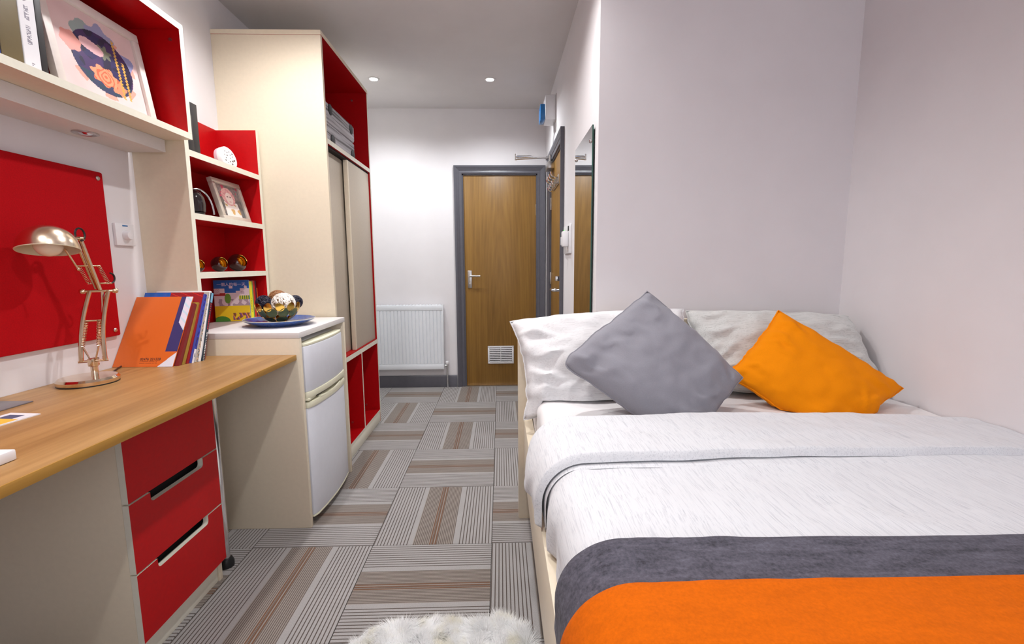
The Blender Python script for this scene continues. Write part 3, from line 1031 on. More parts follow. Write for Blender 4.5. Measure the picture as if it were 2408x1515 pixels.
def edge_curve(s, off, x0, ztop, zbot, rc):
    """walk up the left side of the mattress, round the corner, along the top. s: metres; off: outward offset.
    returns (x, z)"""
    side = ztop - rc - zbot
    arc = rc * math.pi / 2
    if s < side:
        return x0 - off, zbot + s
    if s < side + arc:
        a = (s - side) / rc
        return x0 + rc - (rc + off) * math.cos(a), ztop - rc + (rc + off) * math.sin(a)
    return x0 + rc + (s - side - arc), ztop + off


# mattress with fitted sheet
g = G()
RC = 0.045
NS, NY = 64, 60
smax = (ZM - RC - 0.435) + RC * math.pi / 2 + (MX1 - MX0 - RC)
ys = [0.035 + (1.972 - 0.035) * j / NY for j in range(NY + 1)]
ss = []
sidel = (ZM - RC - 0.435) + RC * math.pi / 2
for i in range(NS + 1):
    ss.append(sidel * i / 20 if i <= 20 else sidel + (smax - sidel) * (i - 20) / (NS - 20))
vs = []
for y in ys:
    for s in ss:
        w = 0.004 * fbm(s * 3, y * 5, 3.3, 2.0) + (0.003 * math.sin(y * 60 + 6 * fbm(s, y, 9, 3)) if s < sidel * 0.8 else 0)
        x, z = edge_curve(s, w, MX0, ZM - 0.004, 0.435, RC)
        vs.append((x, y, z))
n1 = NS + 1
fs = [(j * n1 + i, j * n1 + i + 1, (j + 1) * n1 + i + 1, (j + 1) * n1 + i) for j in range(NY) for i in range(NS)]
o_ = len(vs)
for y in (ys[0], ys[-1]):
    vs += [(MX1, y, 0.435)]
fs.append(tuple([i for i in range(NS, -1, -1)] + [o_])[::-1])
fs.append(tuple([NY * n1 + i for i in range(n1)] + [o_ + 1])[::-1])
fs += [tuple([j * n1 + NS for j in range(NY + 1)] + [o_ + 1, o_])]
fs += [tuple([j * n1 for j in range(NY + 1)] + [o_ + 1, o_])[::-1]]
single(g.add(vs, fs).build('mattress', 'sheet', smooth=50), 'mattress in a white fitted sheet on the bed frame', 'mattress')


def blanket(name, y0, y1, h0, h1, mats, parent, x0, zbot, rc, seed, wr, ny=90, ns=110, front_round=0.0, xend=None, hemwave=0.0, back_round=0.0, dx=0.0, yfun=None, slump=0.0):
    """soft layer lying on the bed: outer surface at offset h1, inner at h0, hanging down the left side"""
    xend = XR - 0.004 if xend is None else xend
    side = ZM - rc - zbot
    sl = side + rc * math.pi / 2
    smx = sl + (xend - x0 - rc)
    na = int(ns * 0.32)
    SS = [sl * i / na if i <= na else sl + (smx - sl) * (i - na) / (ns - na) for i in range(ns + 1)]

    def surf(s, t, h, inner):
        y = y0 + (y1 - y0) * t
        # ends thin out in a round roll
        e = 1.0
        if front_round and y > y1 - front_round:
            q = (y - (y1 - front_round)) / front_round
            e = math.sqrt(max(0, 1 - q * q))
        if back_round and y < y0 + back_round:
            q = ((y0 + back_round) - y) / back_round
            e = math.sqrt(max(0, 1 - q * q))
        yy = y + hemwave * fbm(s * 2.3, seed, 1.0, 1.4) * (1 - t) + (yfun(s) if yfun else 0)
        hh = h0 + (h - h0) * e
        w = 0
        if not inner:
            w = wr * (fbm(s * 1.2, y * 2.2, seed, 2.2) + 0.45 * fbm(s * 3.0, y * 2.0, seed + 5, 4.0)) * e
            if s < sl:
                w += wr * 1.6 * math.sin(y * 21 + 4 * fbm(y, s, seed, 3)) * (1 - s / sl) * e
        edge = 1.0
        if s < 0.012:
            edge = math.sqrt(max(0.0, 1 - (1 - s / 0.012) ** 2))
        hh = h0 + (hh + w - h0) * max(edge, 0.05)
        x, z = edge_curve(s, hh, x0, ZM, zbot, rc)
        if slump and s > sl:
            q = (s - sl) / (smx - sl)
            z -= slump * q ** 3
        return (x, yy, z)
    vs = []
    for inner in (False, True):
        h = h0 if inner else h1
        for j in range(ny + 1):
            for s in SS:
                vs.append(surf(s, j / ny, h, inner))
    n1 = ns + 1
    N = n1 * (ny + 1)
    fs = []
    for j in range(ny):
        for i in range(ns):
            q = (j * n1 + i, j * n1 + i + 1, (j + 1) * n1 + i + 1, (j + 1) * n1 + i)
            fs.append(q)
            fs.append(tuple(N + k for k in q[::-1]))
    ring = [i for i in range(n1)] + [j * n1 + ns for j in range(1, ny + 1)] + [ny * n1 + i for i in range(ns - 1, -1, -1)] + [j * n1 for j in range(ny - 1, 0, -1)]
    L = len(ring)
    for k in range(L):
        a, b2 = ring[k], ring[(k + 1) % L]
        fs.append((b2, a, N + a, N + b2))
    return G().add(vs, fs).build(name, mats, parent, smooth=60)


dv = thing('duvet', 'pale slub-cotton duvet folded back below the pillows', 'duvet', (0.83, 0.7, 0.64))
blanket('duvet_body', 0.036, 1.33, 0.003, 0.034, 'duvet', dv, 0.145, 0.497, 0.060, 2.0, 0.006, front_round=0.03, slump=0.015)
blanket('turned_back_fold', 1.078, 1.385, 0.043, 0.066, 'duvet', dv, 0.143, 0.505, 0.062, 7.0, 0.007, ny=50, front_round=0.035, hemwave=0.012, back_round=0.010, slump=0.040, yfun=lambda s: 0.035 * min(1, max(0, s - 0.15) / 0.9))
blanket('under_hem', 1.060, 1.15, 0.0345, 0.0385, 'duvet', dv, 0.143, 0.507, 0.062, 9.0, 0.002, ny=12, hemwave=0.016, back_round=0.003, slump=0.020)
th = blanket('grey_throw', 0.034, 0.765, 0.0385, 0.0455, 'tgrey', None, 0.145, 0.500, 0.062, 4.0, 0.005, ny=60, back_round=0, front_round=0.006, hemwave=0.0, yfun=lambda s: -0.012 * max(0, s - 0.3) + 0.006 * fbm(s, 3, 2, 2.5))
single(th, 'charcoal wool throw across the foot of the bed, under the orange one', 'throw')
th = blanket('orange_throw', 0.032, 0.642, 0.0485, 0.0565, 'torange', None, 0.145, 0.515, 0.064, 4.0, 0.005, ny=60, front_round=0.007, yfun=lambda s: -0.012 * max(0, s - 0.3) + 0.005 * fbm(s, 8, 2, 2.0))
single(th, 'bright orange fleece throw on top of the charcoal one', 'throw')


def pillow(name, TL, TR, BR, BL, thick, mat, pinch, seed, wr, label, cat, ear=0.0, n=46, flat=0.0, power=0.5, pipe=0.0035, pipemat=None, rest=None, soft=(0, 0, 0, 0)):
    TL, TR, BR, BL = map(Vector, (TL, TR, BR, BL))
    c = (TL + TR + BR + BL) / 4
    nrm = ((TR - BL).cross(TL - BR)).normalized()
    if nrm.y > 0:
        nrm = -nrm

    def P(u, v):
        a, b2 = 2 * u - 1, 2 * v - 1
        pk = pinch if isinstance(pinch, tuple) else (pinch,) * 4     # top, right, bottom, left
        sf = 1 - (soft[0] if a < 0 and b2 < 0 else soft[1] if a > 0 and b2 < 0 else soft[2] if a > 0 else soft[3]) * abs(a * b2) ** 5
        a, b2 = a * sf, b2 * sf
        uu = 0.5 + 0.5 * a * (1 - (pk[1] if a > 0 else pk[3]) * (1 - b2 * b2) * a * a)
        vv = 0.5 + 0.5 * b2 * (1 - (pk[2] if b2 > 0 else pk[0]) * (1 - a * a) * b2 * b2)
        return (TL * (1 - uu) * (1 - vv) + TR * uu * (1 - vv) + BR * uu * vv + BL * (1 - uu) * vv)

    def H(u, v):
        a, b2 = abs(2 * u - 1), abs(2 * v - 1)
        return ((1 - a ** 2.4) * (1 - b2 ** 2.4)) ** power
    vs = []
    for side in (1, -1):
        for j in range(n + 1):
            for i in range(n + 1):
                u, v = i / n, j / n
                h = H(u, v)
                a, b2 = abs(2 * u - 1), abs(2 * v - 1)
                e = max(a, b2)
                p = P(u, v)
                k_ = max(0, e - 0.7) / 0.3
                p = p + ((TR - TL) * fbm(u * 2, v * 2, seed + 20, 2.2) + (BL - TL) * fbm(u * 2, v * 2, seed + 30, 2.2)) * 0.022 * k_ * (1 - (a * b2) ** 4)
                w = 0
                if h > 0:
                    w = wr * fbm(u * 2.2, v * 2.2, seed, 1.6) * min(1, h * 2)
                    # gathers running in from the short seams and the corners
                    w += wr * 2.6 * max(0, a - 0.42) * (0.9 - 2 * abs(math.sin(v * 15 + 3.2 * fbm(u * 1.4, v, seed + 2, 2.5))) ** 0.8) * min(1, 3 * (1 - a))
                    w += wr * 1.6 * max(0, b2 - 0.5) * math.sin(u * 20 + 5 * fbm(u, v, seed + 4, 2.5)) * min(1, 3 * (1 - b2))
                hh = thick / 2 * h
                if side < 0:
                    hh *= (1 - flat)
                q = p + nrm * side * (hh + (w if side > 0 else 0))
                q = q + nrm * ear * (a * b2) ** 6
                if rest is not None and q.z < rest and q.x > 0.15:
                    q.z = rest + 0.1 * (q.z - rest)
                vs.append(q)
    n1 = n + 1
    N = n1 * n1
    fs = []
    for j in range(n):
        for i in range(n):
            q = (j * n1 + i, j * n1 + i + 1, (j + 1) * n1 + i + 1, (j + 1) * n1 + i)
            fs.append(q[::-1])
            fs.append(tuple(N + k for k in q))
    ring = [i for i in range(n1)] + [j * n1 + n for j in range(1, n1)] + [n * n1 + i for i in range(n - 1, -1, -1)] + [j * n1 for j in range(n - 1, 0, -1)]
    base = Vector((c.x, c.y, min(p.z for p in vs)))
    t = thing(name, label, cat, base)
    cv = G().add(vs, fs)
    ob = cv.build('cover', mat, t, smooth=70)
    bm = bmesh.new()
    bm.from_mesh(ob.data)
    bmesh.ops.remove_doubles(bm, verts=bm.verts, dist=0.0002)
    bmesh.ops.recalc_face_normals(bm, faces=bm.faces)
    bm.to_mesh(ob.data)
    bm.free()
    G().tube([vs[k] for k in ring], pipe, 6, closed=True).build('seam', pipemat or mat, t)
    return t


pillow('bed_pillow', (0.040, 1.905, 0.930), (0.785, 1.925, 0.974), (0.79, 1.765, 0.648), (0.090, 1.77, 0.548), 0.20, 'pillowcase', (-0.07, 0.06, 0.02, 0.10), 1.0, 0.015,
       'white slub-cotton pillow at the open side of the bed', 'pillow', rest=ZM + 0.004, power=0.42)
pillow('bed_pillow', (0.80, 1.935, 0.966), (1.490, 1.905, 0.942), (1.542, 1.735, 0.648), (0.80, 1.79, 0.650), 0.17, 'pillowdim', (-0.04, -0.02, 0.02, 0.06), 5.0, 0.014,
       'slub-cotton pillow next to the right wall, coloured dimmer for the weaker light', 'pillow', rest=ZM + 0.004, power=0.42)
pillow('scatter_cushion', (0.557, 1.715, 1.066), (0.882, 1.60, 0.754), (0.610, 1.425, 0.500), (0.195, 1.60, 0.812), 0.18, 'cgrey', (-0.02, 0.06, 0.15, 0.02), 11.0, 0.012,
       'grey cotton cushion standing on its corner against the white pillow', 'cushion', rest=ZM + 0.006, pipe=0.003, power=0.45, soft=(0.0, 0.0, 0.0, 0.09))
pillow('scatter_cushion', (1.087, 1.745, 0.985), (1.500, 1.615, 0.702), (1.190, 1.46, 0.500), (0.850, 1.68, 0.748), 0.16, 'corange', (0.01, 0.10, 0.08, 0.07), 17.0, 0.010,
       'bright orange cotton cushion leaning on the pillow next to the right wall', 'cushion', rest=ZM + 0.006, pipe=0.003, power=0.45)

# ---- sheepskin rug
random.seed(4)
rg = thing('sheepskin_rug', 'fluffy white sheepskin rug on the carpet beside the bed', 'rug', (-0.18, 1.05, 0))


def rugr(a):
    return 1 + 0.05 * math.sin(3 * a + 1) + 0.03 * math.sin(7 * a)


RGX0, RGX1, RGY0, RGY1 = -0.445, 0.070, 0.45, 1.325


def inrug(x, y, m=0.0):
    u = (x - (RGX0 + RGX1) / 2) / ((RGX1 - RGX0) / 2 - m)
    v = (y - (RGY0 + RGY1) / 2) / ((RGY1 - RGY0) / 2 - m)
    return abs(u) ** 7 + abs(v) ** 9 < 1 + 0.25 * fbm(x * 3, y * 3, 1.0, 2)


out = []
cxr, cyr = (RGX0 + RGX1) / 2, (RGY0 + RGY1) / 2
for k in range(72):
    a = 2 * math.pi * k / 72
    dx_, dy_ = math.cos(a), math.sin(a)
    q = 0.0
    while inrug(cxr + dx_ * q, cyr + dy_ * q) and q < 1:
        q += 0.005
    out.append((cxr + dx_ * q, cyr + dy_ * q))
G().prism(out, 0.001, 0.012, 'xyz').build('hide', 'fur', rg)
vs, fs = [], []
cnt = 0
while cnt < 95000:
    x = random.uniform(RGX0, RGX1)
    y = random.uniform(1.12, RGY1 + 0.01) if cnt < 85000 else random.uniform(RGY0, 1.12)
    if not inrug(x, y):
        continue
    cnt += 1
    L = random.uniform(0.032, 0.056)
    nx_, ny_ = fbm(x * 9, y * 9, 2, 1.5), fbm(x * 9, y * 9, 6, 1.5)
    ed = max(0, (y - (RGY1 - 0.07)) / 0.07)
    ex = max(0, (abs(x - cxr) - ((RGX1 - RGX0) / 2 - 0.07)) / 0.07) * (1 if x > cxr else -1)
    dirv = Vector((nx_ * 0.9 + random.gauss(0, 0.22) + 0.9 * ex, ny_ * 0.9 + random.gauss(0, 0.22) + 0.9 * ed, 1.0)).normalized()
    lift = 1.25 if (x > RGX1 - 0.1 and y > RGY1 - 0.1) else 1.0
    L *= lift
    p0 = Vector((x, y, 0.010))
    p1 = p0 + dirv * L * 0.55
    p2 = p0 + (dirv + Vector((nx_ * 0.6, ny_ * 0.6, -0.25))).normalized() * L
    an = random.uniform(0, math.pi)
    wv_ = Vector((math.cos(an), math.sin(an), 0)) * random.uniform(0.0006, 0.0011)
    o = len(vs)
    vs += [p0 - wv_, p0 + wv_, p1 + wv_ * 0.8, p1 - wv_ * 0.8, p2]
    fs += [(o, o + 1, o + 2, o + 3), (o + 3, o + 2, o + 4)]
pile = G().add(vs, fs).build('wool_pile', 'fur', rg, smooth=0, fix=False)
pile['kind'] = 'stuff'

# ================================================================== DESK THINGS
# ---- lamp
LXc, LYc = -1.352, 1.492
lp = thing('desk_lamp', 'champagne metal swing-arm desk lamp with domed shade', 'lamp', (LXc, LYc, DT))
G().lathe([(0.078, 0.0), (0.080, 0.004), (0.080, 0.012), (0.074, 0.019), (0.0, 0.021)], (LXc, LYc, DT + 0.003), n=48, cap=False).build('base', 'champ_s', lp)
G().lathe([(0.079, 0.0), (0.079, 0.003)], (LXc, LYc, DT), n=40).build('base_pad', 'dark', lp)
SXc, SYc = LXc - 0.002, LYc + 0.028
G().lathe([(0.010, 0), (0.010, 0.028), (0.012, 0.03), (0.012, 0.044)], (SXc, SYc, DT + 0.021), n=18).build('stem', 'champ_s', lp)
# arm plane: along the wall (y) and up; rods side by side across (dx)
ZA = DT + 0.068
foot_ = Vector((SXc, SYc, ZA))
elb = Vector((SXc, SYc + 0.052, 1.090))
tip = Vector((SXc, SYc - 0.002, 1.262))
ac = Vector((0.86, 0.5, 0))    # spread of the paired rods, seen from the room
G().cyl(foot_ - ac * 0.038, foot_ + ac * 0.038, 0.004).build('foot_axle', 'champ', lp)
G().box(-0.007, 0.007, -0.016, 0.016, -0.014, 0.012, M=Matrix.Translation(foot_ + Vector((0, 0, -0.002)))).build('foot_bracket', 'champ', lp, 0.002)
la = None
for sg in (-1, 1):
    pts = []
    for k in range(9):
        t = k / 8
        p = foot_.lerp(elb, t) + ac * sg * (0.030 - 0.006 * t) + Vector((0, -0.014 * math.sin(math.pi * t), 0))
        pts.append(p)
    G().tube(pts, 0.0065, 8).build('lower_arm', 'champ', lp)
pts = [foot_.lerp(elb, k / 6) + ac * 0.008 + Vector((0, 0.012, 0)) * math.sin(math.pi * k / 6) for k in range(2, 7)]
G().tube(pts, 0.0045, 8).build('lower_arm', 'champ', lp)
mid_ = foot_.lerp(elb, 0.58)
G().cyl(mid_ - ac * 0.028 + Vector((0, -0.012, 0)), mid_ + ac * 0.028 + Vector((0, -0.012, 0)), 0.003).build('cross_bar', 'champ', lp)


def spring(a, b_, rr, turns, wire, name, parent):
    a, b_ = Vector(a), Vector(b_)
    ax = (b_ - a).normalized()
    u = ax.cross(Vector((1, 0.2, 0))).normalized()
    w = ax.cross(u)
    L = (b_ - a).length
    pts = []
    N = turns * 8
    for k in range(N + 1):
        an = 2 * math.pi * k / 8
        pts.append(a + ax * L * k / N + (u * math.cos(an) + w * math.sin(an)) * rr)
    G().tube(pts, wire, 5).build(name, 'champ', parent)


for sg in (-0.45, 0.35):
    a = mid_ + ac * sg * 0.04 + Vector((0, -0.012, 0))
    b_ = foot_ + ac * sg * 0.05 + Vector((0, 0, 0.05))
    spring(a, b_, 0.0055, 16, 0.0012, 'spring', lp)
    G().cyl(b_, foot_ + ac * sg * 0.02 + Vector((0, 0, 0.008)), 0.0025, n=8).build('spring_link', 'champ', lp)
G().cyl(elb - ac * 0.040, elb + ac * 0.040, 0.0045).build('elbow_axle', 'champ', lp)
for sg in (-1, 1):
    G().lathe([(0.0075, 0), (0.0085, 0.004), (0.0085, 0.010), (0.006, 0.014)], elb + ac * sg * 0.036, ac * sg, 14).build('elbow_knob', 'champ', lp)
up0 = elb + Vector((0, -0.004, 0.004))
G().tube([up0 + ac * 0.006, tip + ac * 0.006], 0.0058, 8).build('upper_arm', 'champ', lp)
G().tube([up0 - ac * 0.008 + Vector((0, 0.006, 0.004)), tip - ac * 0.008], 0.0052, 8).build('upper_arm', 'champ', lp)
um = up0.lerp(tip, 0.48)
ue = up0 + Vector((0, 0.006, 0.022))
G().cyl(um - ac * 0.030, um + ac * 0.030, 0.003).build('cross_bar', 'champ', lp)
G().cyl(ue - ac * 0.026, ue + ac * 0.036, 0.003).build('cross_bar', 'champ', lp)
for sg in (-0.9, 0.9):
    spring(um + ac * sg * 0.028, ue + ac * sg * 0.028, 0.005, 12, 0.0012, 'spring', lp)
# head
G().cyl(tip - ac * 0.014, tip + ac * 0.016, 0.0065).build('head_axle', 'champ', lp)
shc = Vector((SXc + 0.002, SYc - 0.104, 1.221))
saxis = Vector((-0.14, 0.17, 0.96)).normalized()
R0 = 0.072
prof = [(R0 * math.cos(a) ** 0.85, R0 * 1.02 * math.sin(a)) for a in [math.pi / 2 * k / 14 for k in range(15)]]
prof[-1] = (0.0008, prof[-1][1])
sh = G().lathe(prof, shc, saxis, 44, cap=False).build('lamp_shade', 'shade', lp, smooth=60)
prof2 = [(r_ * 0.975, h * 0.97) for (r_, h) in prof]
G().lathe(prof2, shc, saxis, 44, mi=0, cap=False).build('shade_lining', 'shadein', sh, smooth=60)
G().lathe([(R0 * 0.975, 0), (R0, 0), (R0 + 0.001, 0.002)], shc, saxis, 44, cap=False).build('shade_rim', 'shadein', sh)
G().sphere(shc + saxis * 0.016, 0.034, 24, 14).build('bulb', 'bulb', sh)
G().cyl(shc + saxis * 0.048, shc + saxis * 0.068, 0.016).build('bulb_holder', 'shadein', sh)
jn = shc + saxis * 0.040 + Vector((0.002, 0.062, 0))
G().cyl(jn, tip + Vector((0, 0, -0.002)), 0.0065).build('shade_stem', 'champ', lp)
h0 = shc + Vector((0.015, 0.036, 0.005))
G().tube([h0, h0 + Vector((0.012, 0.022, -0.062))], 0.0028, 8).build('aiming_rod', 'champ', lp)
G().sphere(h0 + Vector((0.012, 0.022, -0.062)), 0.0055, 10, 6).build('rod_knob', 'champ', lp)
pts = [tip + Vector((0.006, 0.0, 0.0)) + Vector((0.006, 0.017 * math.cos(a) - 0.004, 0.020 * math.sin(a) + 0.012)) for a in [math.radians(200 - 26 * k) for k in range(12)]]
G().tube(pts, 0.003, 6).build('cable', 'dark', lp)
pts = [ue + ac * 0.03 + Vector((0.004, 0.016 * math.sin(a), 0.028 * (1 - math.cos(a)) * 0.6)) for a in [math.pi * k / 9 for k in range(10)]]
G().tube(pts, 0.003, 6).build('cable', 'dark', lp)
G().tube([(SXc - 0.02, SYc + 0.055, DT + 0.004), (SXc - 0.03, SYc + 0.10, DT + 0.004), (SXc - 0.06, SYc + 0.16, DT + 0.005), (SXc - 0.085, SYc + 0.21, DT + 0.004)], 0.003, 6).build('cable', 'dark', lp)


# ---- books leaning on the desk
def book(name, label, base_y, tilt, w, h, t, x_right, cover, z0=DT, group=None, fn=None, spinefn=None, pages=True, right_spine=True):
    """book standing on its bottom edge, cover facing -y, leaning back by tilt degrees; spine at the +x end"""
    th_ = math.radians(tilt)
    M = Matrix.Translation((x_right - w, base_y, z0 + 0.001)) @ Matrix.Rotation(-th_, 4, 'X')
    bk = thing(name, label, 'book', (x_right - w / 2, base_y, z0), group)
    if pages and t > 0.006:
        c = 0.0016
        G().box(0.003, w - 0.0018, c, t - c, 0.003, h - 0.003).build('page_block', 'paper', bk, M=M)
        G().box(0, w, 0, c, 0, h).build('cover', cover, bk, M=M)
        G().box(0, w, t - c, t, 0, h).build('cover', cover, bk, M=M)
        G().box(w - 0.0018, w, c, t - c, 0, h).build('spine', cover, bk, M=M)
    else:
        G().box(0, w, 0, t, 0, h).build('cover', cover, bk, M=M)
    if fn:
        printgrid('cover_print', (0, -0.0004, 0), (w, 0, 0), (0, 0, h), 110, 150, fn, bk, M=M)
    if spinefn:
        printgrid('spine_print', (w + 0.0004, 0, 0), (0, t, 0), (0, 0, h), 8, 120, spinefn, bk, M=M)
    return bk, M


def pm(name, c, r_=0.45):
    M_[name] = plain(name, c, r_, var=0.03)
    return name


def orange_cover(s, t):
    if s > 0.745 and t < (s - 0.745) / 0.255 * 0.20 + 0.0:
        return (222, 222, 232)
    if t > 0.205 and s > 0.80 and s < 0.88:
        return (58, 54, 108)
    if t > 0.205 and s >= 0.88:
        lo = 0.62 - (s - 0.88) * 1.0
        if t < lo:
            return (58, 54, 108)
        return (226 - 30 * (math.sin(t * 60 + s * 40) > 0.6), 220, 232)
    if 0.43 < s < 0.72 and (0.066 < t < 0.076 or 0.046 < t < 0.055) and noise.noise(Vector((s * 150, t * 40, 2))) > -0.25:
        return (120, 52, 24)
    return (214, 102, 34)


bk, M = book('brochure', 'orange brochure leaning in front of the row of books on the desk', 1.722, 31, 0.224, 0.297, 0.004, -1.244, pm('orange card', (214, 102, 34)), group='books leaning on the desk', fn=orange_cover)
MT = M @ frameM((0.094, -0.0009, 0.026), (1, 0, 0), (0, 0, 1))
text('phone_number', '02476 221228', 0.0135, MT, 'black', bk)
bk2, M = book('book', 'dark red book behind the orange brochure', 1.735, 29, 0.20, 0.262, 0.016, -1.232, pm('dark red cloth', (122, 34, 34)), group='books leaning on the desk')
bk2, M = book('book', 'olive gold book next to the dark red one', 1.757, 28, 0.20, 0.262, 0.010, -1.228, pm('olive gold cloth', (158, 126, 48)), group='books leaning on the desk')


def blue_red(s, t):
    if t > 0.93:
        if s < 0.45:
            return (24 + 20 * math.sin(s * 40), 84, 170)
        return (150, 26, 34) if (s + t * 3) % 0.2 > 0.03 else (214, 40, 30)
    return (150, 26, 34) if s > 0.5 else (30, 70, 160)


def mag(c1, c2, c3, sd):
    def fn(s, t):
        n = noise.noise(Vector((s * 3 + sd, t * 34, sd)))
        n2 = noise.noise(Vector((s * 2, t * 60, sd + 9)))
        return c2 if n > 0.18 else (c3 if n2 > 0.25 else c1)
    return fn


def blue_i(s, t):
    if t < 0.20:
        return (232, 230, 236)
    return (40, 60, 190) if noise.noise(Vector((s * 2, t * 22, 4))) > 0 else (28, 34, 120)


bk2, M = book('magazine', 'tall magazine with blue and red cover, its top edge showing behind the orange brochure', 1.775, 26, 0.235, 0.300, 0.005, -1.222, pm('dark red gloss', (150, 26, 34), 0.25), group='books leaning on the desk', fn=blue_red)
bk2, M = book('magazine', 'blue and white magazine in the middle of the leaning row', 1.784, 25, 0.22, 0.290, 0.012, -1.214, pm('blue white gloss', (70, 80, 160), 0.25), group='books leaning on the desk', spinefn=blue_i)
text('spine_letter', 'I', 0.022, M @ frameM((0.2206, 0.004, 0.026), (0, 1, 0), (0, 0, 1)), 'black', bk2)
bk2, M = book('magazine', 'magazine with a flecked multicoloured spine in the leaning row', 1.800, 24, 0.22, 0.296, 0.011, -1.208, pm('grey gloss', (180, 170, 160), 0.25), group='books leaning on the desk', spinefn=mag((206, 178, 150), (30, 40, 50), (80, 130, 160), 3))
bk2, M = book('magazine', 'white magazine near the back of the leaning row', 1.814, 22, 0.22, 0.296, 0.009, -1.204, 'paper', group='books leaning on the desk')
bk2, M = book('book', 'dark teal book with red lettering near the back of the leaning row', 1.826, 20, 0.21, 0.285, 0.013, -1.200, pm('dark teal card', (34, 52, 66)), group='books leaning on the desk',
              spinefn=lambda s, t: (120, 176, 206) if t > 0.86 else ((196, 34, 44) if t > 0.45 and 0.25 < s < 0.8 and math.sin(t * 190) > -0.2 else ((226, 226, 226) if 0.3 < s < 0.75 and t < 0.42 and math.sin(t * 260) > 0 else (30, 44, 58))))
bk2, M = book('book', 'brick red book at the back of the leaning row, against the bookcase', 1.843, 18, 0.205, 0.245, 0.011, -1.206, pm('brick red card', (158, 62, 52)), group='books leaning on the desk')

# ---- papers and a white box at the near end of the desk
pp = thing('leaflet', 'dark grey leaflet lying at the back of the desk', 'leaflet', (-1.36, 1.15, DT))
BX('sheet', (-1.44, -1.325, 0.98, 1.285, DT + 0.0002, DT + 0.003), pm('slate card', (106, 100, 104), 0.35), pp, 0.0003)
pp = thing('leaflet', 'yellow and white leaflet lying beside the dark grey one on the desk', 'leaflet', (-1.27, 1.07, DT))


def yl(s, t):
    if t > 0.93 or s > 0.93:
        return (228, 226, 230)
    if t > 0.80:
        return (70, 78, 110) if 0.2 < s < 0.7 else (222, 220, 226)
    return (230, 182, 60)


Mp = Matrix.Translation((-1.30, 0.96, DT + 0.0003)) @ Matrix.Rotation(math.radians(-6), 4, 'Z')
G().box(0, 0.085, 0, 0.22, 0, 0.002).build('sheet', 'paper', pp, M=Mp)
printgrid('sheet_print', (0, 0, 0.0024), (0.085, 0, 0), (0, 0.22, 0), 40, 60, yl, pp, M=Mp)
bxw = BX('white_box', (-1.10, -0.962, 0.70, 0.888, DT + 0.0005, DT + 0.022), 'white', None, 0.003)
single(bxw, 'small flat white box at the near end of the desk', 'box')

# ================================================================== SHELF THINGS
SB = 1.6915


def upright(name, label, y0, y1, h, cover, xf=-1.245, depth=0.19, z0=SB, group=None, spinefn=None, cat='book', pages=True):
    """book with its spine facing the room (+x)"""
    bk = thing(name, label, cat, (xf - depth / 2, (y0 + y1) / 2, z0), group)
    G().box(xf - depth, xf, y0, y1, z0 + 0.0004, z0 + h).build('cover', cover, bk, 0.0015)
    if pages:
        G().box(xf - depth + 0.001, xf - 0.004, y0 + 0.003, y1 - 0.003, z0 + h - 0.003, z0 + h + 0.0006).build('page_block', 'paper', bk)
        G().box(xf - depth - 0.0005, xf - depth + 0.01, y0 + 0.003, y1 - 0.003, z0 + 0.004, z0 + h - 0.003).build('page_block', 'paper', bk)
    if spinefn:
        printgrid('spine_print', (xf + 0.0005, y0 + 0.001, z0 + 0.001), (0, y1 - y0 - 0.002, 0), (0, 0, h - 0.002), 10, 120, spinefn, bk)
    return bk


GS = 'books in the wall shelf'
upright('book', 'bright blue book at the edge of the wall shelf row', 1.215, 1.249, 0.10, pm('blue cover', (34, 78, 200)), group=GS)
upright('book', 'olive brown book in the wall shelf row', 1.252, 1.306, 0.24, pm('olive cover', (112, 98, 66)), group=GS)


def faint_title(s, t):
    c = (234, 232, 236)
    if 0.34 < s < 0.62 and (0.27 < t < 0.46 or 0.52 < t < 0.66 or 0.70 < t < 0.97):
        n_ = noise.noise(Vector((s * 9, t * 120, 3)))
        if n_ > -0.12:
            return (92, 88, 104) if t > 0.7 else (150, 146, 158)
    if 0.4 < s < 0.7 and 0.04 < t < 0.10 and noise.noise(Vector((s * 9, t * 70, 5))) > 0.05:
        return (120, 114, 128)
    return c


upright('book', 'thick white book with faint dark lettering down the spine, wall shelf row', 1.308, 1.352, 0.25, 'paper', group=GS, spinefn=faint_title)
upright('book', 'black book at the end of the wall shelf row, next to the flower picture', 1.3535, 1.372, 0.235, 'black', group=GS)


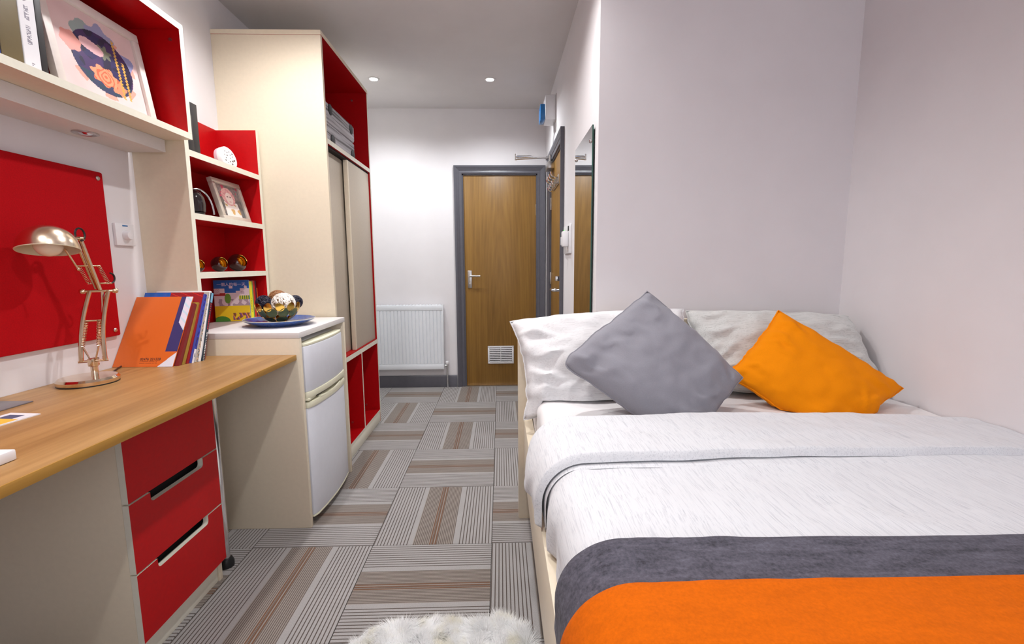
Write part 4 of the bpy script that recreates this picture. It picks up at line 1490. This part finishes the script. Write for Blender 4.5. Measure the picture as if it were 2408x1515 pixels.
def flowers(s, t):
    x, y = (s - 0.53) / 0.36, (t - 0.46) / 0.36
    base = (224, 196, 194)
    rr = math.hypot(x, y)
    an = math.atan2(y, x)

    def blob(cx, cy, r0, k, amp, ph=0.0, sy=1.0):
        dx_, dy_ = x - cx, (y - cy) / sy
        a = math.atan2(dy_, dx_)
        return math.hypot(dx_, dy_) < r0 * (1 + amp * math.sin(k * a + ph))
    # gold chain lines
    for (cx, t0, t1) in ((0.50, -0.93, 1.02), (0.72, -0.90, 0.40)):
        if abs(x - cx - 0.02 * math.sin(y * 60)) < 0.035 and t0 < y < t1:
            return (206, 158, 70)
    if blob(-0.05, -0.42, 0.42, 7, 0.14, 0.4, 0.75):
        q = math.hypot(x + 0.05, (y + 0.42) / 0.75)
        return (236, 150, 112) if math.sin(q * 34 + 3 * math.sin(an * 5)) > -0.3 else (204, 98, 66)
    if blob(0.36, -0.62, 0.24, 5, 0.2, 1.0):
        return (228, 138, 104)
    if blob(-0.28, 0.42, 0.30, 2, 0.25, 2.2, 0.8):
        return (226, 178, 182)
    if blob(0.12, 0.42, 0.20, 6, 0.3):
        return (118, 122, 104)
    if blob(-0.92, 0.28, 0.30, 6, 0.08):
        return (222, 150, 140)
    if rr < 0.98:
        n = noise.noise(Vector((x * 2.4, y * 2.4, 1)))
        n2 = noise.noise(Vector((x * 4, y * 4, 7)))
        if y < -0.45:
            return (40, 66, 84) if n2 > 0 else (52, 60, 92)
        return (66, 44, 92) if n > 0.05 else ((44, 40, 86) if n2 > 0 else (34, 30, 58))
    if blob(0.1, 0.85, 0.42, 5, 0.18):
        return (150, 152, 186)
    if blob(-0.55, 0.88, 0.26, 2, 0.35):
        return (150, 166, 164)
    if blob(0.85, 0.45, 0.28, 3, 0.15):
        return (142, 146, 190)
    if rr < 1.12 and math.sin(an * 7) > 0.2:
        return (226, 158, 142)
    n = noise.noise(Vector((s * 6, t * 6, 3)))
    return tuple(int(c + 8 * n) for c in base)


def picture(name, label, y0, y1, z0, hgt, xb, xt, mat, fn, fw, dep, nx, ny, group=None):
    """frame facing +x, leaning back from xb at its foot to xt at its top"""
    L = math.hypot(hgt, xt - xb)
    u = Vector((0, 1, 0))
    v = Vector((xt - xb, 0, hgt)).normalized()
    M = frameM((xb, y0, z0), u, v)     # local x along y, local y up the frame, z towards room
    w = y1 - y0
    pf = thing(name, label, 'picture', (xb, (y0 + y1) / 2, z0), group)
    for (a, b_, c, d_) in ((0, w, 0, fw), (0, w, L - fw, L), (0, fw, fw, L - fw), (w - fw, w, fw, L - fw)):
        G().box(a, b_, c, d_, -dep, 0).build('frame_bar', mat, pf, 0.002, M=M)
    G().box(fw * 0.8, w - fw * 0.8, fw * 0.8, L - fw * 0.8, -dep, -dep * 0.55).build('backing', 'black', pf, M=M)
    printgrid('art_print', (fw * 0.9, fw * 0.9, -dep * 0.5), (w - 1.8 * fw, 0, 0), (0, L - 1.8 * fw, 0), nx, ny, fn, pf, M=M)
    return pf, M, v


picture('framed_picture', 'white framed flower print in the wall shelf', 1.455, 1.843, SB + 0.003, 0.325, -1.290, -1.338, 'frame_w', flowers, 0.028, 0.022, 130, 110)


def lady(s, t):
    x, y = (s - 0.48) / 0.5, (t - 0.5) / 0.5
    n = noise.noise(Vector((s * 7, t * 7, 2)))
    n2 = noise.noise(Vector((s * 16, t * 16, 5)))
    # abstract pale portrait in pinks among flowers
    face = math.hypot((x - 0.05) / 0.30, (y - 0.18) / 0.36)
    if face < 1:
        if abs(y - 0.28) < 0.03 and abs(abs(x - 0.05) - 0.12) < 0.07:
            return (120, 84, 84)
        if abs(y + 0.02) < 0.02 and abs(x - 0.05) < 0.07:
            return (196, 110, 110)
        return (236, 214, 206)
    if math.hypot((x - 0.0) / 0.55, (y - 0.28) / 0.55) < 1 and y > -0.35:
        return (226, 170, 166) if n2 > -0.1 else (206, 140, 144)
    if y < -0.05 and abs(x - 0.05) < 0.55 - 0.1 * y:
        return (232, 222, 216) if n > -0.25 else (202, 160, 100)
    if y > 0.2:
        return (196, 66, 98) if n > 0.22 else ((146, 128, 124) if n2 > 0 else (120, 112, 112))
    return (94, 92, 92) if n > 0 else (120, 110, 104)


S2 = 1.390
picture('framed_picture', 'small silver framed portrait print on the bookcase shelf', 2.222, 2.458, S2 + 0.001, 0.196, -1.292, -1.345, 'frame_s', lady, 0.022, 0.022, 90, 90)

# heart box on the top shelf
hb = thing('round_box', 'round white box with a lid of cut-out hearts, top shelf of the bookcase', 'box', (-1.34, 2.374, SH[0]))
hc = Vector((-1.345, 2.372, SH[0] + 0.056))
hax = Vector((0.97, -0.10, 0.20)).normalized()
G().lathe([(0.052, -0.030), (0.054, -0.026), (0.054, 0.002)], hc, hax, 40).build('drum', pm('lilac white', (226, 206, 222)), hb)
G().lathe([(0.0555, -0.012), (0.0555, 0.008), (0.053, 0.011)], hc, hax, 40).build('lid', 'white', hb)
hu = hax.cross(Vector((0, 0, 1))).normalized() * -1
hv = hax.cross(hu)
if hv.z < 0:
    hv = -hv
random.seed(8)


def heart(c, s_, par):
    pts = []
    for k in range(18):
        a = 2 * math.pi * k / 18
        px = 16 * math.sin(a) ** 3 / 17
        py = (13 * math.cos(a) - 5 * math.cos(2 * a) - 2 * math.cos(3 * a) - math.cos(4 * a)) / 17
        pts.append(c + hu * px * s_ + hv * py * s_)
    n_ = len(pts)
    vs_ = [p for p in pts] + [p + hax * 0.0006 for p in pts]
    fs_ = [tuple(range(n_))[::-1], tuple(range(n_, 2 * n_))] + [(i, (i + 1) % n_, n_ + (i + 1) % n_, n_ + i) for i in range(n_)]
    G().add(vs_, fs_).build('heart', 'browncer', par)


for k in range(17):
    a = k * 2.4
    q = 0.008 + 0.0055 * math.sqrt(k) * 1.35
    heart(hc + hax * 0.0112 + hu * q * math.cos(a) + hv * (q * math.sin(a)), random.choice((0.003, 0.0042, 0.006)), hb)

# black files on the top shelf
upright('magazine_file', 'black magazine file next to the wall shelf, top of the bookcase', 2.022, 2.068, 0.207, 'black', xf=-1.283, depth=0.165, z0=SH[0], cat='file', pages=False)
upright('magazine_file', 'shorter black file at the very end of the bookcase top shelf', 1.975, 2.018, 0.150, 'black', xf=-1.275, depth=0.165, z0=SH[0], cat='file', pages=False)

# dark dome clock on the second shelf
ck = thing('dome_clock', 'dark glossy dome ornament with silver rim on the second bookcase shelf', 'ornament', (-1.345, 2.075, S2))
G().lathe([(0.040, 0.0), (0.046, 0.004), (0.046, 0.014), (0.040, 0.018)], (-1.345, 2.075, S2 + 0.0005), n=28).build('foot', 'dark', ck)
prof = [(0.050, 0.018), (0.052, 0.05), (0.048, 0.08), (0.036, 0.102), (0.018, 0.113), (0.001, 0.115)]
G().lathe(prof, (-1.345, 2.075, S2), n=32).build('dome', pm('dark glass', (36, 28, 32), 0.08), ck)
pts = [(-1.345 + 0.034 * math.cos(a) * 1.0 + 0.02, 2.075 + 0.056 * math.cos(a) * 0.9 + 0.012, S2 + 0.012 + 0.105 * math.sin(a)) for a in [math.pi * k / 16 for k in range(17)]]
G().tube(pts, 0.0045, 8).build('rim', 'chrome', ck)


# hollow spheres
def tealight(label, c, R, z):
    c = Vector((c[0], c[1], z + R * 0.985))
    t = thing('hollow_sphere', label, 'ornament', (c.x, c.y, z), 'hollow sphere ornaments')
    ax = Vector((0.86, -0.22, 0.32)).normalized()
    a0 = math.radians(44)
    prof = [(R * math.sin(a), R * math.cos(a)) for a in [a0 + (math.pi - a0) * k / 16 for k in range(17)]]
    prof[-1] = (0.0005, prof[-1][1])
    G().lathe(prof, c, ax, 36, cap=False).build('shell', 'browncer', t, smooth=60)
    R2 = R * 0.95
    prof = [(R2 * math.sin(a), R2 * math.cos(a)) for a in [a0 + (math.pi - a0) * k / 16 for k in range(17)]]
    prof[-1] = (0.0005, prof[-1][1])
    G().lathe(prof, c, ax, 36, cap=False).build('gold_lining', 'gold', t, smooth=60)
    G().lathe([(R2 * math.sin(a0), R2 * math.cos(a0)), (R * math.sin(a0), R * math.cos(a0))], c, ax, 36, cap=False).build('rim', 'gold', t)
    return t


tealight('larger brown hollow sphere with gold inside, third bookcase shelf', (-1.362, 2.418), 0.0445, SH[2])
tealight('medium brown hollow sphere with gold inside, third bookcase shelf', (-1.362, 2.262), 0.0365, SH[2])
tealight('smallest brown hollow sphere, half hidden by the bookcase side', (-1.362, 2.098), 0.030, SH[2])


# books in the lowest compartment
def street(s, t):
    n = noise.noise(Vector((s * 9, t * 9, 1)))
    if t > 0.80:
        if t < 0.86 and (abs(s - 0.48) < 0.05 or abs(s - 0.9) < 0.04):
            return (240, 220, 224)
        return (30, 98, 178)
    # white buildings with roofs and windows
    if t > 0.38:
        if s < 0.16 and t > 0.66:
            return (224, 196, 198) if (int(s * 60) + int(t * 60)) % 3 else (190, 150, 160)
        if s < 0.32 and 0.62 < t < 0.69:
            return (178, 40, 34)
        if math.hypot((s - 0.38) / 0.09, (t - 0.56) / 0.12) < 1:
            return (110, 160, 52)
        if 0.70 < s and 0.53 < t < 0.62:
            return (58, 128, 44) if int(s * 34) % 2 else (236, 214, 70)
        if 0.30 < s < 0.62 and t > 0.69:
            return (30, 98, 178)
        if s > 0.60 and t > 0.74 and s < 0.74:
            return (30, 98, 178)
        if 0.76 < s < 0.86 and 0.66 < t < 0.73:
            return (196, 170, 178)
        if t < 0.55 and n > 0.12:
            return (176, 150, 160)
        return (232, 212, 214)
    if t < 0.14 and math.hypot((s - 0.18) / 0.24, (t - 0.0) / 0.13) < 1:
        return (70, 138, 44)
    if s > 0.5 and 0.03 < t < 0.20 and n > -0.1:
        return ((150, 74, 40), (120, 74, 150), (232, 140, 50), (110, 80, 50))[int((s * 31 + t * 17)) % 4]
    return (244, 206, 20)


GB = 'books in the lowest bookcase compartment'
cw, ch = 0.158, 0.210
bk = thing('comic_book', 'blue and yellow comic book with Chinese title, cover facing out in the lowest compartment', 'book', (-1.38, 2.37, CT), GB)
ang = math.radians(17)
Mc = Matrix.Translation((-1.448, 2.336, CT + 0.001)) @ Matrix.Rotation(ang, 4, 'Z') @ Matrix.Rotation(math.radians(-3), 4, 'X')
G().box(0, cw, 0, 0.012, 0, ch).build('cover', pm('sky blue card', (60, 130, 200)), bk, M=Mc)
G().box(-0.0006, cw - 0.004, 0.0012, 0.0108, 0.002, ch + 0.0006).build('page_block', 'paper', bk, M=Mc)
printgrid('cover_print', (0, -0.0005, 0), (cw, 0, 0), (0, 0, ch), 100, 130, street, bk, M=Mc)
text('cover_title', '一個人的每一天', 0.0185, Mc @ frameM((0.014, -0.0012, 0.182), (1, 0, 0), (0, 0, 1)), pm('title pink', (240, 226, 234)), bk)
upright('book', 'yellow book beside the comic book', 2.396, 2.424, 0.203, pm('bright yellow', (236, 228, 30)), xf=-1.302, depth=0.15, z0=CT, group=GB, spinefn=lambda s, t: (150, 150, 30) if 0.35 < s < 0.6 and 0.2 < t < 0.6 and math.sin(t * 150) > 0.2 else (236, 228, 30))
upright('book', 'thin green book beside the yellow one', 2.425, 2.436, 0.203, pm('leaf green', (112, 160, 84)), xf=-1.302, depth=0.15, z0=CT, group=GB)
upright('book', 'red book between the green and the purple one', 2.438, 2.458, 0.205, pm('warm red', (196, 44, 44)), xf=-1.304, depth=0.15, z0=CT, group=GB)
upright('book', 'dark purple book with speckled spine', 2.459, 2.477, 0.203, pm('dark purple', (72, 40, 58)), xf=-1.306, depth=0.15, z0=CT, group=GB)
upright('book', 'thin orange book at the end of the lowest compartment', 2.478, 2.486, 0.165, pm('orange card 2', (214, 98, 30)), xf=-1.306, depth=0.14, z0=CT, group=GB)

# ================================================================== PLATE, BOWL, BALLS
PC = Vector((-1.062, 2.205, CT))
pt = thing('blue_plate', 'blue glazed plate on top of the fridge cabinet', 'plate', PC)
prof = [(0.001, 0.004), (0.085, 0.004), (0.090, 0.0), (0.098, 0.0), (0.105, 0.006), (0.130, 0.014), (0.153, 0.025), (0.158, 0.029), (0.156, 0.031), (0.148, 0.027), (0.120, 0.016), (0.10, 0.011), (0.001, 0.010)]
G().lathe(prof, PC, n=64).build('dish', 'bluecer', pt, smooth=50)
pts = [PC + Vector((0.157 * math.cos(a), 0.157 * math.sin(a), 0.0305)) for a in [2 * math.pi * k / 64 for k in range(64)]]
G().tube(pts, 0.0016, 6, closed=True).build('rim', 'rim', pt)

BC = PC + Vector((-0.004, -0.004, 0.0115))
bw = thing('petal_bowl', 'gold bowl made of overlapping petals, standing on the blue plate', 'bowl', BC)
RB = 0.100


def petal(az, el, L, wd_, tilt):
    """leaf-shaped thin disc on a sphere cap of radius RB; el: polar angle from the bottom"""
    cz = RB
    c = BC + Vector((RB * math.sin(el) * math.cos(az), RB * math.sin(el) * math.sin(az), cz - RB * math.cos(el)))
    nrm = (c - (BC + Vector((0, 0, cz)))).normalized()
    up = (Vector((0, 0, 1)) - nrm * nrm.z).normalized()
    sd = nrm.cross(up)
    up, sd = up * math.cos(tilt) + sd * math.sin(tilt), sd * math.cos(tilt) - up * math.sin(tilt)
    ring = []
    N = 14
    for k in range(N):
        a = 2 * math.pi * k / N
        pu, ps = math.cos(a) * L, math.sin(a) * wd_ * (1 - 0.18 * math.cos(a))
        dq = (pu * pu + ps * ps) / (2 * RB)
        ring.append(c + up * pu + sd * ps - nrm * dq * 0.8)
    vs_ = ring + [c] + [p - nrm * 0.0012 for p in ring] + [c - nrm * 0.0012]
    fs_ = [(k, (k + 1) % N, N) for k in range(N)] + [(N + 1 + (k + 1) % N, N + 1 + k, 2 * N + 1) for k in range(N)]
    fs_ += [(k, N + 1 + k, N + 1 + (k + 1) % N, (k + 1) % N) for k in range(N)]
    G().add(vs_, fs_).build('petal', 'gold', bw, smooth=50)


for k in range(7):
    petal(2 * math.pi * k / 7, math.radians(36), 0.026, 0.024, 0.9 + 0.2 * (k % 2))
for k in range(11):
    petal(2 * math.pi * (k + 0.5) / 11, math.radians(62), 0.026, 0.0225, -0.8 + 0.5 * (k % 2))
for k in range(12):
    petal(2 * math.pi * k / 12, math.radians(79), 0.022, 0.018, 0.7 - 1.1 * (k % 2))
pts = [BC + Vector((0.030 * math.cos(a), 0.030 * math.sin(a), 0.0055)) for a in [2 * math.pi * k / 24 for k in range(24)]]
G().tube(pts, 0.0035, 6, closed=True).build('foot_ring', 'gold', bw)


def wicker(label, c, R, mat, core, nst, wire, seed, name='rattan_ball'):
    random.seed(seed)
    t = thing(name, label, 'ball', (c[0], c[1], c[2] - R), 'rattan balls in the gold bowl')
    G().sphere(c, R * 0.88, 20, 12).build('core', core, t)
    g = G()
    c = Vector(c)
    for k in range(nst):
        ax = Vector((random.gauss(0, 1), random.gauss(0, 1), random.gauss(0, 1))).normalized()
        off = random.uniform(-0.55, 0.55)
        u = ax.orthogonal().normalized()
        w = ax.cross(u)
        rr = math.sqrt(1 - off * off)
        pts = [c + (ax * off + (u * math.cos(a) + w * math.sin(a)) * rr) * (R * (0.95 + 0.03 * math.sin(5 * a + k))) for a in [2 * math.pi * q / 22 for q in range(22)]]
        g.tube(pts, wire, 5, closed=True)
    o = g.build('strands', mat, t)
    o['kind'] = 'stuff'
    return t


wicker('white rattan ball in the gold bowl', (-1.030, 2.183, 0.990), 0.053, 'wick_w', 'core_w', 34, 0.0028, 1)
wicker('navy rattan ball at the left of the gold bowl', (-1.110, 2.160, 0.998), 0.036, 'wick_n', 'core_n', 34, 0.0016, 2)
wicker('brown rattan ball at the back of the gold bowl', (-1.088, 2.252, 1.010), 0.043, 'wick_b', 'core_w', 40, 0.002, 3)
wicker('dark rattan ball at the right of the gold bowl', (-1.000, 2.240, 0.995), 0.034, 'wick_n', 'core_n', 34, 0.0016, 4)
